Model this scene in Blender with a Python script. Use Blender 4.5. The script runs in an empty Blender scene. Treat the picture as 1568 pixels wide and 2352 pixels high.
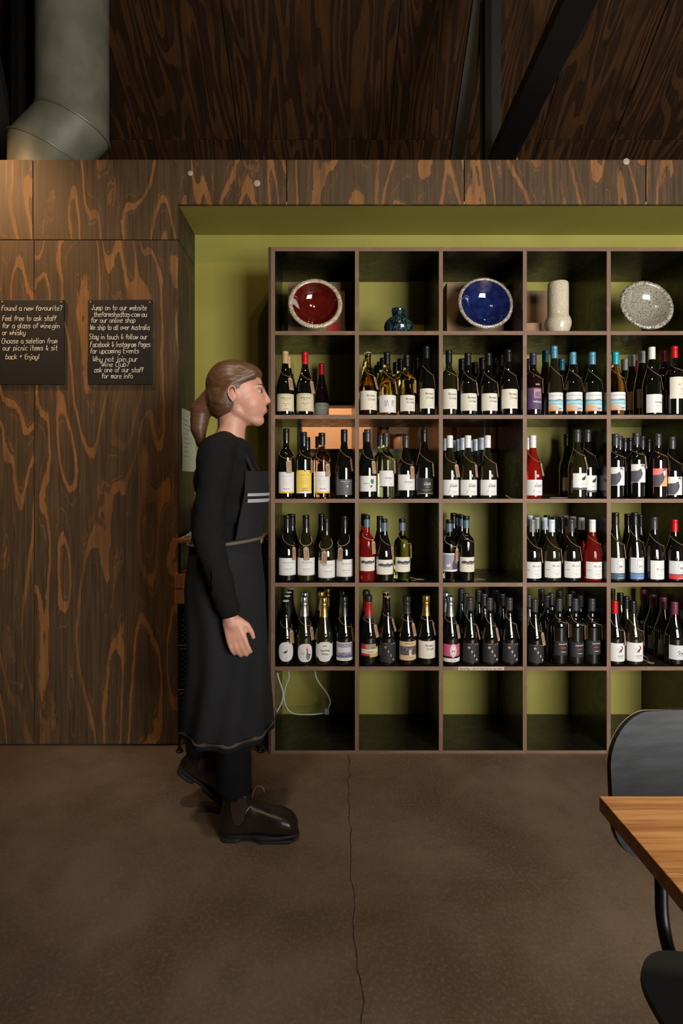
import bpy, bmesh, math, random
from mathutils import Vector, Matrix, noise
random.seed(7)
PI = math.pi
SC = bpy.context.scene
COL = SC.collection

# ---------------------------------------------------------------- camera, world, light, exposure
F = 1262.0                      # focal length in pixels of the 1568 x 2352 frame
VX, VY, EYE = 754.0, 1105.0, 1.24
cd = bpy.data.cameras.new('camera')
cam = bpy.data.objects.new('camera', cd); COL.objects.link(cam)
cd.sensor_fit = 'HORIZONTAL'; cd.sensor_width = 24.0; cd.lens = F / 1568 * 24
cd.shift_x = (784 - VX) / 1568; cd.shift_y = -(1176 - VY) / 1568
cd.clip_start = 0.02
cam.location = (0, 0, EYE); cam.rotation_euler = (PI / 2, 0, 0)
SC.camera = cam
w = bpy.data.worlds.new('world'); SC.world = w; w.use_nodes = True
w.node_tree.nodes['Background'].inputs[0].default_value = (0.75, 0.85, 1.0, 1)
w.node_tree.nodes['Background'].inputs[1].default_value = 0.5
SC.view_settings.view_transform = 'Standard'; SC.view_settings.look = 'None'
SC.view_settings.gamma = 1; SC.view_settings.use_curve_mapping = False
SC.view_settings.exposure = 0.0

def light(name, kind, loc, target, power, color, **kw):
    ld = bpy.data.lights.new(name, kind); ld.energy = power; ld.color = color
    for k, v in kw.items(): setattr(ld, k, v)
    o = bpy.data.objects.new(name, ld); COL.objects.link(o); o.location = loc
    o.rotation_euler = (Vector(target) - Vector(loc)).to_track_quat('-Z', 'Y').to_euler()
    return o
# daylight through the tall window behind and to the right of the camera
light('window_daylight', 'AREA', (2.25, -1.60, 1.36), (2.25, 1, 1.36), 240, (1.0, 0.98, 0.93), shape='RECTANGLE', size=2.0, size_y=1.72)
# a warm ceiling spot washing the plywood wall at the left
light('wall_spot', 'SPOT', (-2.05, 1.95, 3.25), (-1.80, 2.57, 2.40), 125, (1.0, 0.58, 0.26), spot_size=1.5, spot_blend=1.0, shadow_soft_size=0.05)
# ceiling track spots washing the floor before the shelves
light('track_spot_one', 'SPOT', (-0.55, 0.9, 3.7), (-0.1, 2.30, 0.0), 120, (1.0, 0.84, 0.68), spot_size=0.72, spot_blend=1.0, shadow_soft_size=0.12)
light('track_spot_two', 'SPOT', (1.5, 0.9, 3.7), (1.1, 2.30, 0.0), 120, (1.0, 0.84, 0.68), spot_size=0.72, spot_blend=1.0, shadow_soft_size=0.12)
light('table_fill', 'SPOT', (0.95, 0.75, 2.7), (0.95, 0.72, 0.75), 70, (1.0, 0.80, 0.58), spot_size=0.9, spot_blend=0.8, shadow_soft_size=0.10)  # added fill spot that brightens the tabletop and chair back, no real fixture
# two warm pendant lamps high in the room
light('room_lamp_one', 'POINT', (0.3, 0.2, 3.6), (0, 0, 0), 20, (1.0, 0.68, 0.36), shadow_soft_size=0.05)
light('room_lamp_two', 'POINT', (0.62, 0.2, 3.6), (0, 0, 0), 20, (1.0, 0.68, 0.36), shadow_soft_size=0.05)

# ---------------------------------------------------------------- helpers
def P(px, py, y):
    """point of the photograph's pixel at distance y in front of the camera"""
    return Vector(((px - VX) * y / F, y, EYE - (py - VY) * y / F))
def PX(px, y): return (px - VX) * y / F
def PZ(py, y): return EYE - (py - VY) * y / F

class Nd:
    def __init__(s, name):
        s.m = bpy.data.materials.new(name); s.m.use_nodes = True
        s.t = s.m.node_tree; s.b = s.t.nodes['Principled BSDF']
    def __call__(s, typ, ins=None, **props):
        n = s.t.nodes.new('ShaderNode' + typ)
        for k, v in props.items(): setattr(n, k, v)
        for k, v in (ins or {}).items(): s.set(n, k, v)
        return n
    def set(s, n, k, v):
        i = n.inputs[k]
        if isinstance(v, bpy.types.NodeSocket): s.t.links.new(v, i)
        else: i.default_value = v
    def math(s, op, a, b=0.0, c=0.0):
        return s('Math', {0: a, 1: b, 2: c}, operation=op).outputs[0]
    def mix(s, f, a, b, mode='MIX'):
        n = s('Mix', data_type='RGBA', blend_type=mode)
        s.set(n, 0, f); s.set(n, 6, a); s.set(n, 7, b); return n.outputs[2]
    def ramp(s, f, stops):
        n = s('ValToRGB', {0: f}); e = n.color_ramp.elements
        while len(e) < len(stops): e.new(0.5)
        for q, (p, c) in zip(e, stops):
            q.position = p; q.color = c if len(c) == 4 else (*c, 1)
        return n.outputs[0]
    def step(s, v, a, b, lo=0.0, hi=1.0):
        return s('MapRange', {0: v, 1: a, 2: b, 3: lo, 4: hi}, interpolation_type='SMOOTHSTEP').outputs[0]
    def noise(s, vec, scale, detail=2, rough=0.5, dist=0.0):
        return s('TexNoise', {'Vector': vec, 'Scale': scale, 'Detail': detail, 'Roughness': rough, 'Distortion': dist}).outputs['Fac']
    def sc(s, vec, k):
        return s('VectorMath', {0: vec, 1: k}, operation='MULTIPLY').outputs[0]
    def add(s, vec, k):
        return s('VectorMath', {0: vec, 1: k}, operation='ADD').outputs[0]
    def pos(s): return s('NewGeometry').outputs['Position']
    def obj(s): return s('TexCoord').outputs['Object']
    def rnd(s): return s('ObjectInfo').outputs['Random']
    def bump(s, h, strength=0.3, dist=0.002):
        n = s('Bump', {'Strength': strength, 'Distance': dist, 'Height': h}); s.set(s.b, 'Normal', n.outputs[0])
    def out(s, color=None, rough=None, **kw):
        if color is not None: s.set(s.b, 'Base Color', color if isinstance(color, bpy.types.NodeSocket) or len(color) == 4 else (*color, 1))
        if rough is not None: s.set(s.b, 'Roughness', rough)
        for k, v in kw.items(): s.set(s.b, k.replace('_', ' '), v)
        return s.m
MATS = {}
def plain(name, color, rough=0.5, **kw):
    """simple procedural material: colour with slight mottling"""
    if name in MATS: return MATS[name]
    n = Nd(name); f = n.noise(n.obj(), 40, 3)
    c = (*color, 1)
    col = n.mix(n.math('MULTIPLY', f, 0.35), c, tuple(x * 0.75 for x in color) + (1,))
    MATS[name] = n.out(col, rough, **kw); return MATS[name]

class MB:
    def __init__(s): s.v = []; s.f = []; s.mi = []
    def add(s, vs, fs, m=0):
        o = len(s.v); s.v += [tuple(v) for v in vs]
        for f in fs: s.f.append(tuple(i + o for i in f)); s.mi.append(m)
    def box(s, x0, x1, y0, y1, z0, z1, m=0):
        s.add([(x0,y0,z0),(x1,y0,z0),(x1,y1,z0),(x0,y1,z0),(x0,y0,z1),(x1,y0,z1),(x1,y1,z1),(x0,y1,z1)],
              [(0,3,2,1),(4,5,6,7),(0,1,5,4),(1,2,6,5),(2,3,7,6),(3,0,4,7)], m)
    def lathe(s, prof, seg=24, m=0, c=(0,0,0), cap0=True, cap1=True):
        o = len(s.v); n = len(prof)
        for r, z in prof:
            for k in range(seg):
                a = 2*PI*k/seg; s.v.append((c[0]+r*math.cos(a), c[1]+r*math.sin(a), c[2]+z))
        for i in range(n-1):
            for k in range(seg):
                k2 = (k+1) % seg
                s.f.append((o+i*seg+k, o+i*seg+k2, o+(i+1)*seg+k2, o+(i+1)*seg+k)); s.mi.append(m)
        if cap0: s.f.append(tuple(o+k for k in reversed(range(seg)))); s.mi.append(m)
        if cap1: s.f.append(tuple(o+(n-1)*seg+k for k in range(seg))); s.mi.append(m)
    def tube(s, pts, r, seg=8, m=0, closed=False):
        pts = [Vector(p) for p in pts]; n = len(pts); rs = r if isinstance(r, (list, tuple)) else [r]*n
        o = len(s.v); up = None
        for i, p in enumerate(pts):
            a = pts[(i-1) % n] if closed or i > 0 else p
            b = pts[(i+1) % n] if closed or i < n-1 else p
            d = (b - a)
            d = d.normalized() if d.length > 1e-9 else Vector((0,0,1))
            if up is None: up = d.orthogonal().normalized()
            up = (up - d*up.dot(d)); up = up.normalized() if up.length > 1e-6 else d.orthogonal().normalized()
            w_ = d.cross(up)
            for k in range(seg):
                t = 2*PI*k/seg; s.v.append(tuple(p + (up*math.cos(t) + w_*math.sin(t))*rs[i]))
        for i in range(n if closed else n-1):
            i2 = (i+1) % n
            for k in range(seg):
                k2 = (k+1) % seg
                s.f.append((o+i*seg+k, o+i*seg+k2, o+i2*seg+k2, o+i2*seg+k)); s.mi.append(m)
        if not closed:
            s.f.append(tuple(o+k for k in reversed(range(seg)))); s.mi.append(m)
            s.f.append(tuple(o+(n-1)*seg+k for k in range(seg))); s.mi.append(m)
    def prism(s, poly, h, axis='z', m=0, o=0.0):
        """extrude a 2D polygon (counter-clockwise) from o to o+h along an axis; the polygon lies in the other two"""
        n = len(poly)
        def q(a, b, t): return {'z': (a, b, t), 'y': (a, t, b), 'x': (t, a, b)}[axis]
        vs = [q(a, b, o) for a, b in poly] + [q(a, b, o+h) for a, b in poly]
        s.add(vs, [tuple(reversed(range(n))), tuple(range(n, 2*n))] + [(i, (i+1) % n, (i+1) % n + n, i+n) for i in range(n)], m)
    def mesh(s, name, mats, smooth=None, bevel=0.0):
        me = bpy.data.meshes.new(name); me.from_pydata(s.v, [], s.f); me.update()
        for m in mats: me.materials.append(m)
        me.polygons.foreach_set('material_index', s.mi)
        bm = bmesh.new(); bm.from_mesh(me)
        bmesh.ops.recalc_face_normals(bm, faces=bm.faces)
        if bevel:
            es = [e for e in bm.edges if len(e.link_faces) == 2 and e.calc_face_angle(0) > 0.6]
            bmesh.ops.bevel(bm, geom=es, offset=bevel, segments=2, affect='EDGES', profile=0.6, clamp_overlap=True)
        bm.to_mesh(me); bm.free()
        if smooth is not None:
            me.polygons.foreach_set('use_smooth', [True]*len(me.polygons)); me.set_sharp_from_angle(angle=math.radians(smooth))
        return me
    def build(s, name, mats, parent=None, smooth=None, bevel=0.0):
        if not isinstance(mats, (list, tuple)): mats = [mats]
        return link(name, s.mesh(name, mats, smooth, bevel), parent)
def link(name, data, parent=None):
    o = bpy.data.objects.new(name, data); COL.objects.link(o)
    if parent: o.parent = parent
    return o
def tag(o, label, cat, group=None):
    o['label'] = label; o['category'] = cat
    if group: o['group'] = group
    return o
def thing(name, loc, label, cat, group=None, rz=0.0):
    o = link(name, None); o.location = loc; o.rotation_euler = (0, 0, rz); o.empty_display_size = 0.05
    return tag(o, label, cat, group)
def struct(o): o['kind'] = 'structure'; return o
def loc(o, l): o.location = l; return o

# ---------------------------------------------------------------- materials
def plywood(name, dark, mid, orange, amount=0.72, sx=4.2, sz=1.15, rings=6.0, rough=0.55, along='z'):
    n = Nd(name); r = n.rnd()
    off = n('CombineXYZ', {0: n.math('MULTIPLY', r, 37.0), 1: n.math('MULTIPLY', r, 11.0), 2: n.math('MULTIPLY', r, 53.0)}).outputs[0]
    p = n.add(n.pos(), off)
    if along == 'slope': k1, k2, k3 = (sx, sz, sz), (70, 3, 3), (22, 6, 6)
    elif along == 'yz': k1, k2, k3 = (sx, sx, sz), (70, 70, 3), (40, 40, 9)
    else: k1, k2, k3 = (sx, sx, sz), (90, 90, 2.5), (34, 34, 11)
    a = n.noise(n.sc(p, k1), 1.0, 1.0, 0.4, 0.35)
    jag = n.noise(n.sc(p, k3), 1.0, 3, 0.6)
    fine = n.noise(n.sc(p, k2), 1.0, 4, 0.65)
    # knots: isolated whorls
    vz = n('TexVoronoi', {'Vector': n.sc(p, (2.3, 2.3, 1.5)), 'Scale': 1.0, 'Randomness': 1.0}, feature='F1')
    kd = vz.outputs['Distance']
    kn = n.math('DIVIDE', 0.055, n.math('ADD', kd, 0.06))
    f = n.math('ADD', n.math('MULTIPLY', a, rings), n.math('ADD', n.math('MULTIPLY', jag, 0.34), n.math('MULTIPLY', kn, 1.5)))
    t = n.math('FRACT', f)
    band = n.math('MULTIPLY', n.step(t, amount, amount + 0.05), n.step(t, 0.985, 0.999, 1, 0))
    wide = n.noise(n.sc(p, (3.0, 3.0, 0.8)), 1.0, 2)
    band = n.math('MULTIPLY', band, n.step(wide, 0.30, 0.52, 0.25, 1.0))
    brk = n.noise(n.sc(p, (k3[0]*.5, k3[1]*.5, k3[2]*.35)), 1.0, 3, 0.6)
    band = n.math('MULTIPLY', band, n.step(brk, 0.28, 0.50, 0.45, 1.0))
    thin = n.math('ABSOLUTE', n.math('SUBTRACT', n.math('FRACT', n.math('MULTIPLY', f, 2.0)), 0.45))
    thin = n.math('MULTIPLY', n.step(thin, 0.045, 0.012), n.step(brk, 0.40, 0.60, 0.0, 0.55))
    band = n.math('MAXIMUM', band, thin)
    base = n.mix(n.step(fine, 0.3, 0.75), (*dark, 1), (*mid, 1))
    oc = n.mix(n.step(fine, 0.35, 0.7), tuple(x*0.72 for x in orange) + (1,), (*orange, 1))
    base = n.mix(n.step(brk, 0.45, 0.75, 0.0, 0.35), base, (mid[0]*1.5, mid[1]*1.35, mid[2]*1.2, 1))
    c = n.mix(band, base, oc)
    ring = n.math('MULTIPLY', n.step(kd, 0.075, 0.045), n.step(n.math('SINE', n.math('MULTIPLY', kd, 330.0)), -0.3, 0.5))
    c = n.mix(n.math('MULTIPLY', ring, 0.55), c, tuple(x*0.35 for x in dark) + (1,))
    c = n.mix(n.step(kd, 0.032, 0.020), c, (orange[0]*0.42, orange[1]*0.25, orange[2]*0.25, 1))
    n.bump(n.math('ADD', fine, n.math('MULTIPLY', band, 0.6)), 0.25, 0.0015)
    return n.out(c, n.step(fine, 0.2, 0.8, rough - 0.08, rough + 0.12), Specular_IOR_Level=(0.12 if along == 'slope' else 0.4))
M_PLY = plywood('stained_plywood', (0.050, 0.029, 0.013), (0.095, 0.056, 0.026), (0.29, 0.125, 0.038), 0.77, 5.0, 1.15, 7.0)
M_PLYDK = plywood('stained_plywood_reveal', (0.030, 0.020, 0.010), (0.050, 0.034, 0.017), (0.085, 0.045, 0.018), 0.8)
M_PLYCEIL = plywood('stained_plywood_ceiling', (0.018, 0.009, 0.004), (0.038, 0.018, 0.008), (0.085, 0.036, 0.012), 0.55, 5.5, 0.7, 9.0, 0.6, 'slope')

def green_paint():
    n = Nd('green_wall_paint'); f = n.noise(n.pos(), 3.0, 3); g = n.noise(n.pos(), 220.0, 2)
    c = n.mix(n.step(f, 0.35, 0.65), (0.300, 0.265, 0.044, 1), (0.335, 0.298, 0.055, 1))
    n.bump(g, 0.08, 0.001); return n.out(c, 0.62)
M_GREEN = green_paint()

def concrete():
    n = Nd('polished_concrete'); p = n.pos()
    a = n.noise(p, 1.5, 4, 0.55, 0.4); b = n.noise(p, 6.0, 5, 0.6); g = n.noise(p, 90.0, 4, 0.7); h = n.noise(p, 420.0, 2)
    c = n.mix(n.step(a, 0.33, 0.68), (0.092, 0.056, 0.031, 1), (0.178, 0.130, 0.090, 1))
    c = n.mix(n.math('MULTIPLY', n.step(b, 0.4, 0.7), 0.45), c, (0.085, 0.055, 0.036, 1))
    c = n.mix(n.math('MULTIPLY', n.step(g, 0.45, 0.7), 0.35), c, (0.24, 0.20, 0.16, 1))
    c = n.mix(n.math('MULTIPLY', n.step(h, 0.55, 0.7), 0.30), c, (0.05, 0.035, 0.025, 1))
    n.bump(n.math('ADD', g, n.math('MULTIPLY', b, 2.0)), 0.12, 0.002)
    return n.out(c, n.step(b, 0.3, 0.7, 0.42, 0.58))
M_CONC = concrete()

def ply_edge(name, axis):
    """raw plywood edge: thin veneers stacked along one axis, for boards centred on their object origin"""
    n = Nd(name); p = n.obj()
    s = n('SeparateXYZ', {0: p}).outputs[axis]
    lay = n.math('SINE', n.math('MULTIPLY', s, 2*PI/0.0046))
    k = (3, 3, 60) if axis == 0 else (60, 3, 3)
    k = (60, 3, 3) if axis == 2 else (3, 3, 60)
    kk = (8, 8, 8)
    g = n.noise(n.sc(n.pos(), (6, 6, 260) if axis == 2 else (260, 6, 6)), 1.0, 3, 0.7)
    q = n.noise(n.pos(), 14.0, 3)
    c = n.mix(n.step(lay, -0.4, 0.5), (0.11, 0.058, 0.034, 1), (0.33, 0.19, 0.115, 1))
    c = n.mix(n.math('MULTIPLY', n.step(g, 0.35, 0.65), 0.45), c, (0.10, 0.055, 0.034, 1))
    c = n.mix(n.math('MULTIPLY', n.step(q, 0.55, 0.72), 0.6), c, (0.28, 0.165, 0.11, 1))
    return n.out(c, 0.6)
M_EDGEX = ply_edge('plywood_edge_upright', 0)
M_EDGEZ = ply_edge('plywood_edge_shelf', 2)
def black_board():
    n = Nd('black_stained_board'); p = n.pos()
    g = n.noise(n.sc(p, (6, 60, 60)), 1.0, 4, 0.6); d = n.noise(p, 25, 3)
    c = n.mix(g, (0.005, 0.005, 0.0035, 1), (0.013, 0.013, 0.008, 1))
    n.bump(g, 0.1, 0.001)
    return n.out(c, n.step(d, 0.3, 0.7, 0.22, 0.36))
M_BOARD = black_board()
M_BLACK = plain('black_metal', (0.012, 0.012, 0.012), 0.35, Metallic=0.6)
M_STEEL = plain('dark_painted_steel', (0.022, 0.022, 0.021), 0.45)
M_STEELBLK = plain('black_painted_steel', (0.006, 0.006, 0.006), 0.45)

# ---------------------------------------------------------------- structure
WY = 2.574          # face of the plywood cladding
BY = 2.895          # green back wall of the niche
SY = 2.500          # front of the shelving
fl = MB(); fl.box(-3.7, 4.7, -1.8, 6.4, -0.1, 0)
floor = struct(fl.build('floor', M_CONC))
# long shrinkage crack in the slab
cr = MB(); pts = []
cpx = [(799,1733),(803,1752),(800,1768),(804,1780),(797,1795),(801,1812),(799,1835),(802,1850),(800,1880),(806,1905),(805,1945),(806,1980),(804,2020),(812,2045),(814,2080),(810,2110),(812,2150),(819,2195),(821,2230),(831,2265),(835,2300),(830,2335),(828,2400),(832,2480)]
rr = random.Random(3)
for i in range(len(cpx)-1):
    (x0, y0), (x1, y1) = cpx[i], cpx[i+1]
    for k in range(4):
        t = k/4; px, py = x0+(x1-x0)*t + rr.uniform(-1.2, 1.2), y0+(y1-y0)*t
        yy = EYE*F/(py-VY); pts.append((PX(px, yy), yy))
vs = []; fs = []
for i, (x, y) in enumerate(pts):
    ww = rr.uniform(0.0007, 0.0017); vs += [(x-ww, y, 0.0006), (x+ww, y, 0.0006)]
    if i: fs.append((2*i-2, 2*i-1, 2*i+1, 2*i))
cr.add(vs, fs); cr.build('crack', plain('crack_dark', (0.012, 0.008, 0.006), 0.9), floor)

X = lambda px: PX(px, WY)
H_TOP, H_SEAM, H_NICHE = PZ(366, WY), PZ(551, WY), PZ(469, WY)
NX0, NX1 = X(409), 2.75
G = 0.0022          # half of the joint between panels
bk = MB()
bk.box(-3.6, NX0-0.0125, WY+0.018, BY+0.05, 0, H_TOP-0.012)
bk.box(NX0, NX1, WY+0.018, BY+0.05, H_NICHE+0.006, H_TOP-0.012)
bk.box(NX1, 4.6, WY+0.018, BY+0.05, 0, H_TOP-0.012)
wall = struct(bk.build('wall_back', plain('wall_core_black', (0.01, 0.008, 0.006), 0.8)))
def panel(x0, x1, z0, z1, name='plywood_panel'):
    b = MB(); b.box(x0+G, x1-G, WY, WY+0.017, z0+G, z1-G); return b.build(name, M_PLY, wall, bevel=0.0008)
xsu = [-3.6, X(-520), X(75.5)]
for a, b in zip(xsu, xsu[1:]): panel(a, b, H_SEAM, H_TOP)
# panel cut round the corner of the niche
L = MB(); xa, xb = X(75.5)+G, X(658)-G
L.prism([(xa, H_SEAM+G), (NX0-G, H_SEAM+G), (NX0-G, H_NICHE), (xb, H_NICHE), (xb, H_TOP-G), (xa, H_TOP-G)], 0.017, 'y', 0, WY)
L.build('plywood_panel', M_PLY, wall)
for a, b in ((658, 1066), (1066, 1483), (1483, 1900), (1900, 2320)): panel(X(a), X(b), H_NICHE-G, H_TOP)
panel(X(2320), 4.6, H_NICHE-G, H_TOP)
for a, b in ((-3.6, X(-520)), (X(-520), X(78)), (X(78), NX0), (NX1, 4.6)): panel(a, b, 0.006, H_SEAM)
panel(NX1, 4.6, H_SEAM, H_NICHE)
# pale plugs over the fixings, each sitting proud of its panel
for px, py, r in ((437, 398, 6), (590, 421, 7.5), (1438, 371, 7.5)):
    d = MB(); d.lathe([(0.0001, -0.003), (r*WY/F, -0.003), (r*WY/F*0.8, -0.0045), (0.0001, -0.005)], 16)
    o = d.build('screw_plug', plain('pale_plug', (0.42, 0.36, 0.28), 0.5), wall, smooth=40)
    o.location = P(px, py, WY); o.rotation_euler = (-PI/2, 0, 0)
    o.location.y = WY - 0.004 + 0.006; 
# left reveal of the niche, two sheets
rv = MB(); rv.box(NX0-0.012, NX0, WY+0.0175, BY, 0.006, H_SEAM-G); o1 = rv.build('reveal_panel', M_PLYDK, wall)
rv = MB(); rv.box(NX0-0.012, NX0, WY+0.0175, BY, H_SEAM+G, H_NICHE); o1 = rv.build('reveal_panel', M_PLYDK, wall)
# green soffit and green back wall of the niche with the pass-through opening
sf = MB(); sf.box(NX0, NX1, WY+0.001, BY+0.001, H_NICHE+0.001, H_NICHE+0.012); struct(sf.build('ceiling_niche', M_GREEN)); 
OX0, OX1, OZ0, OZ1 = PX(690, BY), PX(1140, BY), PZ(1033, BY), PZ(930, BY)
gw = MB(); B2 = BY+0.05
gw.box(NX0-0.01, OX0, BY, B2, 0, H_NICHE); gw.box(OX1, NX1+0.01, BY, B2, 0, H_NICHE)
gw.box(OX0, OX1, BY, B2, 0, OZ0); gw.box(OX0, OX1, BY, B2, OZ1, H_NICHE)
struct(gw.build('wall_niche', M_GREEN))
# pass-through: black frame, warm-lit kitchen wall and dark cupboards beyond
fr = MB(); t = 0.014
fr.box(OX0-t, OX0+0.004, BY-0.008, B2+0.06, OZ0-t, OZ1+t); fr.box(OX1-0.004, OX1+t, BY-0.008, B2+0.06, OZ0-t, OZ1+t)
fr.box(OX0, OX1, BY-0.008, B2+0.06, OZ0-t, OZ0+0.004); fr.box(OX0, OX1, BY-0.008, B2+0.06, OZ1-0.004, OZ1+t)
win = struct(fr.build('window_1', plain('frame_black', (0.010, 0.008, 0.006), 0.4)))
for px in (812, 1113):
    m_ = MB(); m_.box(PX(px, BY)-0.006, PX(px, BY)+0.006, BY, B2, OZ0, OZ1); m_.build('mullion', plain('frame_black', (0, 0, 0)), win)
kb = MB(); kb.box(-1.2, 1.9, 3.70, 3.75, 0, 2.5)
struct(kb.build('wall_kitchen', plain('peach_wall_paint', (0.75, 0.42, 0.24), 0.7)))
kf = MB(); kf.box(-1.2, -1.15, B2+0.01, 3.7, 0, 2.5); kf.box(1.85, 1.9, B2+0.01, 3.7, 0, 2.5); kf.box(-1.2, 1.9, B2+0.01, 3.75, 2.5, 2.55)
struct(kf.build('wall_kitchen_side', plain('peach_wall_paint', (0, 0, 0))))
light('kitchen_lamp', 'AREA', (-0.1, 3.3, 2.40), (-0.1, 3.45, 1.4), 17, (1.0, 0.78, 0.55), size=0.5)
cb = thing('kitchen_cupboard', (0.78, 3.5, 0), 'brown wooden cupboard seen through the hatch behind the shelves', 'cupboard')
b = MB(); b.box(-0.50, 0.62, 0, 0.19, 0, 1.42); b.box(-0.50, 0.62, 0.0, 0.19, 1.66, 2.3); b.box(0.05, 0.62, 0.02, 0.19, 1.42, 1.66); b.box(-0.50, -0.47, 0, 0.19, 1.42, 1.66); b.build('carcass', plain('cupboard_brown', (0.075, 0.035, 0.018), 0.4), cb, bevel=0.003)
for i in range(3):
    b = MB(); b.box(-0.46+0.33*i, -0.46+0.33*i+0.30, -0.02, -0.001, 0.08, 1.38); b.build('door', plain('cupboard_brown', (0,0,0)), cb, bevel=0.003)
for i, (xx, rr_, hh) in enumerate(((0.36, 0.042, 0.17), (0.47, 0.05, 0.12), (0.60, 0.038, 0.19))):
    t_ = thing('kitchen_jar', (xx, 3.56, 1.421), ('tall brown jar', 'squat brown pot', 'slim dark jar')[i] + ' on the cupboard seen through the hatch', 'jar')
    b = MB(); b.lathe([(rr_*0.9, 0), (rr_, 0.01), (rr_, hh*0.7), (rr_*0.7, hh*0.85), (rr_*0.7, hh*0.9)], 20); b.build('body', plain('jar_brown%d' % i, ((0.16,0.07,0.03),(0.30,0.17,0.09),(0.05,0.03,0.02))[i], 0.2), t_, smooth=50)
    b = MB(); b.lathe([(rr_*0.75, hh*0.9), (rr_*0.75, hh), (rr_*0.2, hh+0.005)], 20); b.build('lid', M_BLACK, t_, smooth=40)

# other walls of the room
for nm, a in (('wall_left', (-3.7, -3.6, -1.8, 6.4, 0, 8.4)), ('wall_right', (4.6, 4.7, -1.8, 6.4, 0, 8.4)), ('wall_end', (-3.7, 4.7, 6.3, 6.4, 0, 2.75))):
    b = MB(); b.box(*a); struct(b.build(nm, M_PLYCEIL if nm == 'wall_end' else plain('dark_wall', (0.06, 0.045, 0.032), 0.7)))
b = MB(); wx0, wx1, wz0, wz1 = 1.25, 3.25, 0.48, 2.24
b.box(-3.7, wx0, -1.8, -1.68, 0, 8.4); b.box(wx1, 4.7, -1.8, -1.68, 0, 8.4); b.box(wx0, wx1, -1.8, -1.68, 0, wz0); b.box(wx0, wx1, -1.8, -1.68, wz1, 8.4)
struct(b.build('wall_front', plain('dark_wall', (0,0,0))))
b = MB(); 
for x in (wx0, wx0+0.66, wx0+1.32, wx1-0.04): b.box(x, x+0.035, -1.55, -1.50, wz0, wz1)
b.box(wx0, wx1, -1.55, -1.50, wz0-0.04, wz0); b.box(wx0, wx1, -1.55, -1.50, wz1, wz1+0.04)
struct(b.build('window_2', plain('frame_black', (0,0,0))))
# ceiling: plywood sheets on a slope falling away from the room
SL, H0 = 0.69, 6.98
ce = MB(); vs = []
for x, y, dz in ((-3.7,-1.8,0.02),(4.7,-1.8,0.02),(4.7,6.4,0.02),(-3.7,6.4,0.02)): vs.append((x, y, H0-SL*y+dz))
vs += [(a, b_, c+0.08) for a, b_, c in vs]
ce.add(vs, [(0,1,2,3),(7,6,5,4),(0,4,5,1),(1,5,6,2),(2,6,7,3),(3,7,4,0)])
ceil = struct(ce.build('ceiling', plain('wall_core_black', (0,0,0))))
seams = [-3.7, -3.118, -1.918, -0.718, 0.483, 1.683, 2.27, 3.47, 4.7]
ys = [-1.8, 0.35, 2.45, 4.38, 6.4]
for a, b_ in zip(seams, seams[1:]):
    for c, d in zip(ys, ys[1:]):
        p_ = MB(); g = 0.004
        q = [(a+g, c+g), (b_-g, c+g), (b_-g, d-g), (a+g, d-g)]
        v_ = [(x, y, H0-SL*y) for x, y in q] + [(x, y, H0-SL*y+0.018) for x, y in q]
        p_.add(v_, [(3,2,1,0),(4,5,6,7),(0,1,5,4),(1,2,6,5),(2,3,7,6),(3,0,4,7)])
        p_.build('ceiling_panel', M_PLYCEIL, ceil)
# steel posts and braces rising behind the wall
def beam(name, A, B, wd, dp, mat, label, parent=None):
    A, B = Vector(A), Vector(B); d = (B-A).normalized(); side = d.cross(Vector((0, 1, 0))).normalized(); nn = d.cross(side)
    m = MB(); vs = []
    for p in (A, B):
        for s1, s2 in ((-1,-1),(1,-1),(1,1),(-1,1)): vs.append(p + side*s1*wd/2 + nn*s2*dp/2)
    m.add(vs, [(0,1,2,3),(7,6,5,4),(0,4,5,1),(1,5,6,2),(2,6,7,3),(3,7,4,0)])
    o = m.build(name, mat, parent)
    return tag(o, label, 'beam') if label else o
def hpost(px0, px1, y, label):
    x0, x1 = PX(px0, y), PX(px1, y); h = H0-SL*y-0.10
    r = thing('steel_post', ((x0+x1)/2, y, H_TOP-0.012), label, 'post')
    hw = (x1-x0)/2; h -= H_TOP-0.012
    m = MB(); m.box(-hw, hw, 0, 0.008, 0, h); m.build('flange', M_STEEL, r)
    m = MB(); m.box(-hw, hw, 0.092, 0.10, 0, h); m.build('flange', M_STEEL, r)
    m = MB(); m.box(-hw-0.001, -hw+0.035, -0.010, 0.0, 0, h); m.build('stiffener', M_STEELBLK, r)
    m = MB(); m.box(-0.004, 0.004, 0.008, 0.092, 0, h); m.build('web', M_STEEL, r)
hpost(1113, 1150, 3.05, 'dark steel post rising behind the plywood wall at the right')
hpost(28, 57, 3.25, 'black steel post rising behind the plywood wall left of the duct')
beam('roof_brace', P(1143, 378, 3.0), P(1440, -240, 1.75), 0.115, 0.11, M_STEELBLK, 'thick black diagonal brace leaning right above the plywood wall')
beam('roof_brace', P(1047, 378, 3.45), P(1125, -160, 3.05), 0.082, 0.05, M_STEELBLK, 'slim black brace just left of the right-hand steel post')
beam('roof_brace', P(30, 380, 3.35), P(-60, -60, 3.2), 0.09, 0.06, M_STEEL, 'dark steel brace at the far left behind the duct')
b = MB(); b.tube([(0, 0, 0), (0, 0, 0.12)], 0.006, 8)
tag(loc(b.build('pipe_stub', plain('copper_brown', (0.45, 0.20, 0.09), 0.4, Metallic=0.6)), (PX(1187, 2.75), 2.75, H_TOP-0.012)), 'short copper pipe stub on top of the plywood wall', 'pipe')

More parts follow.
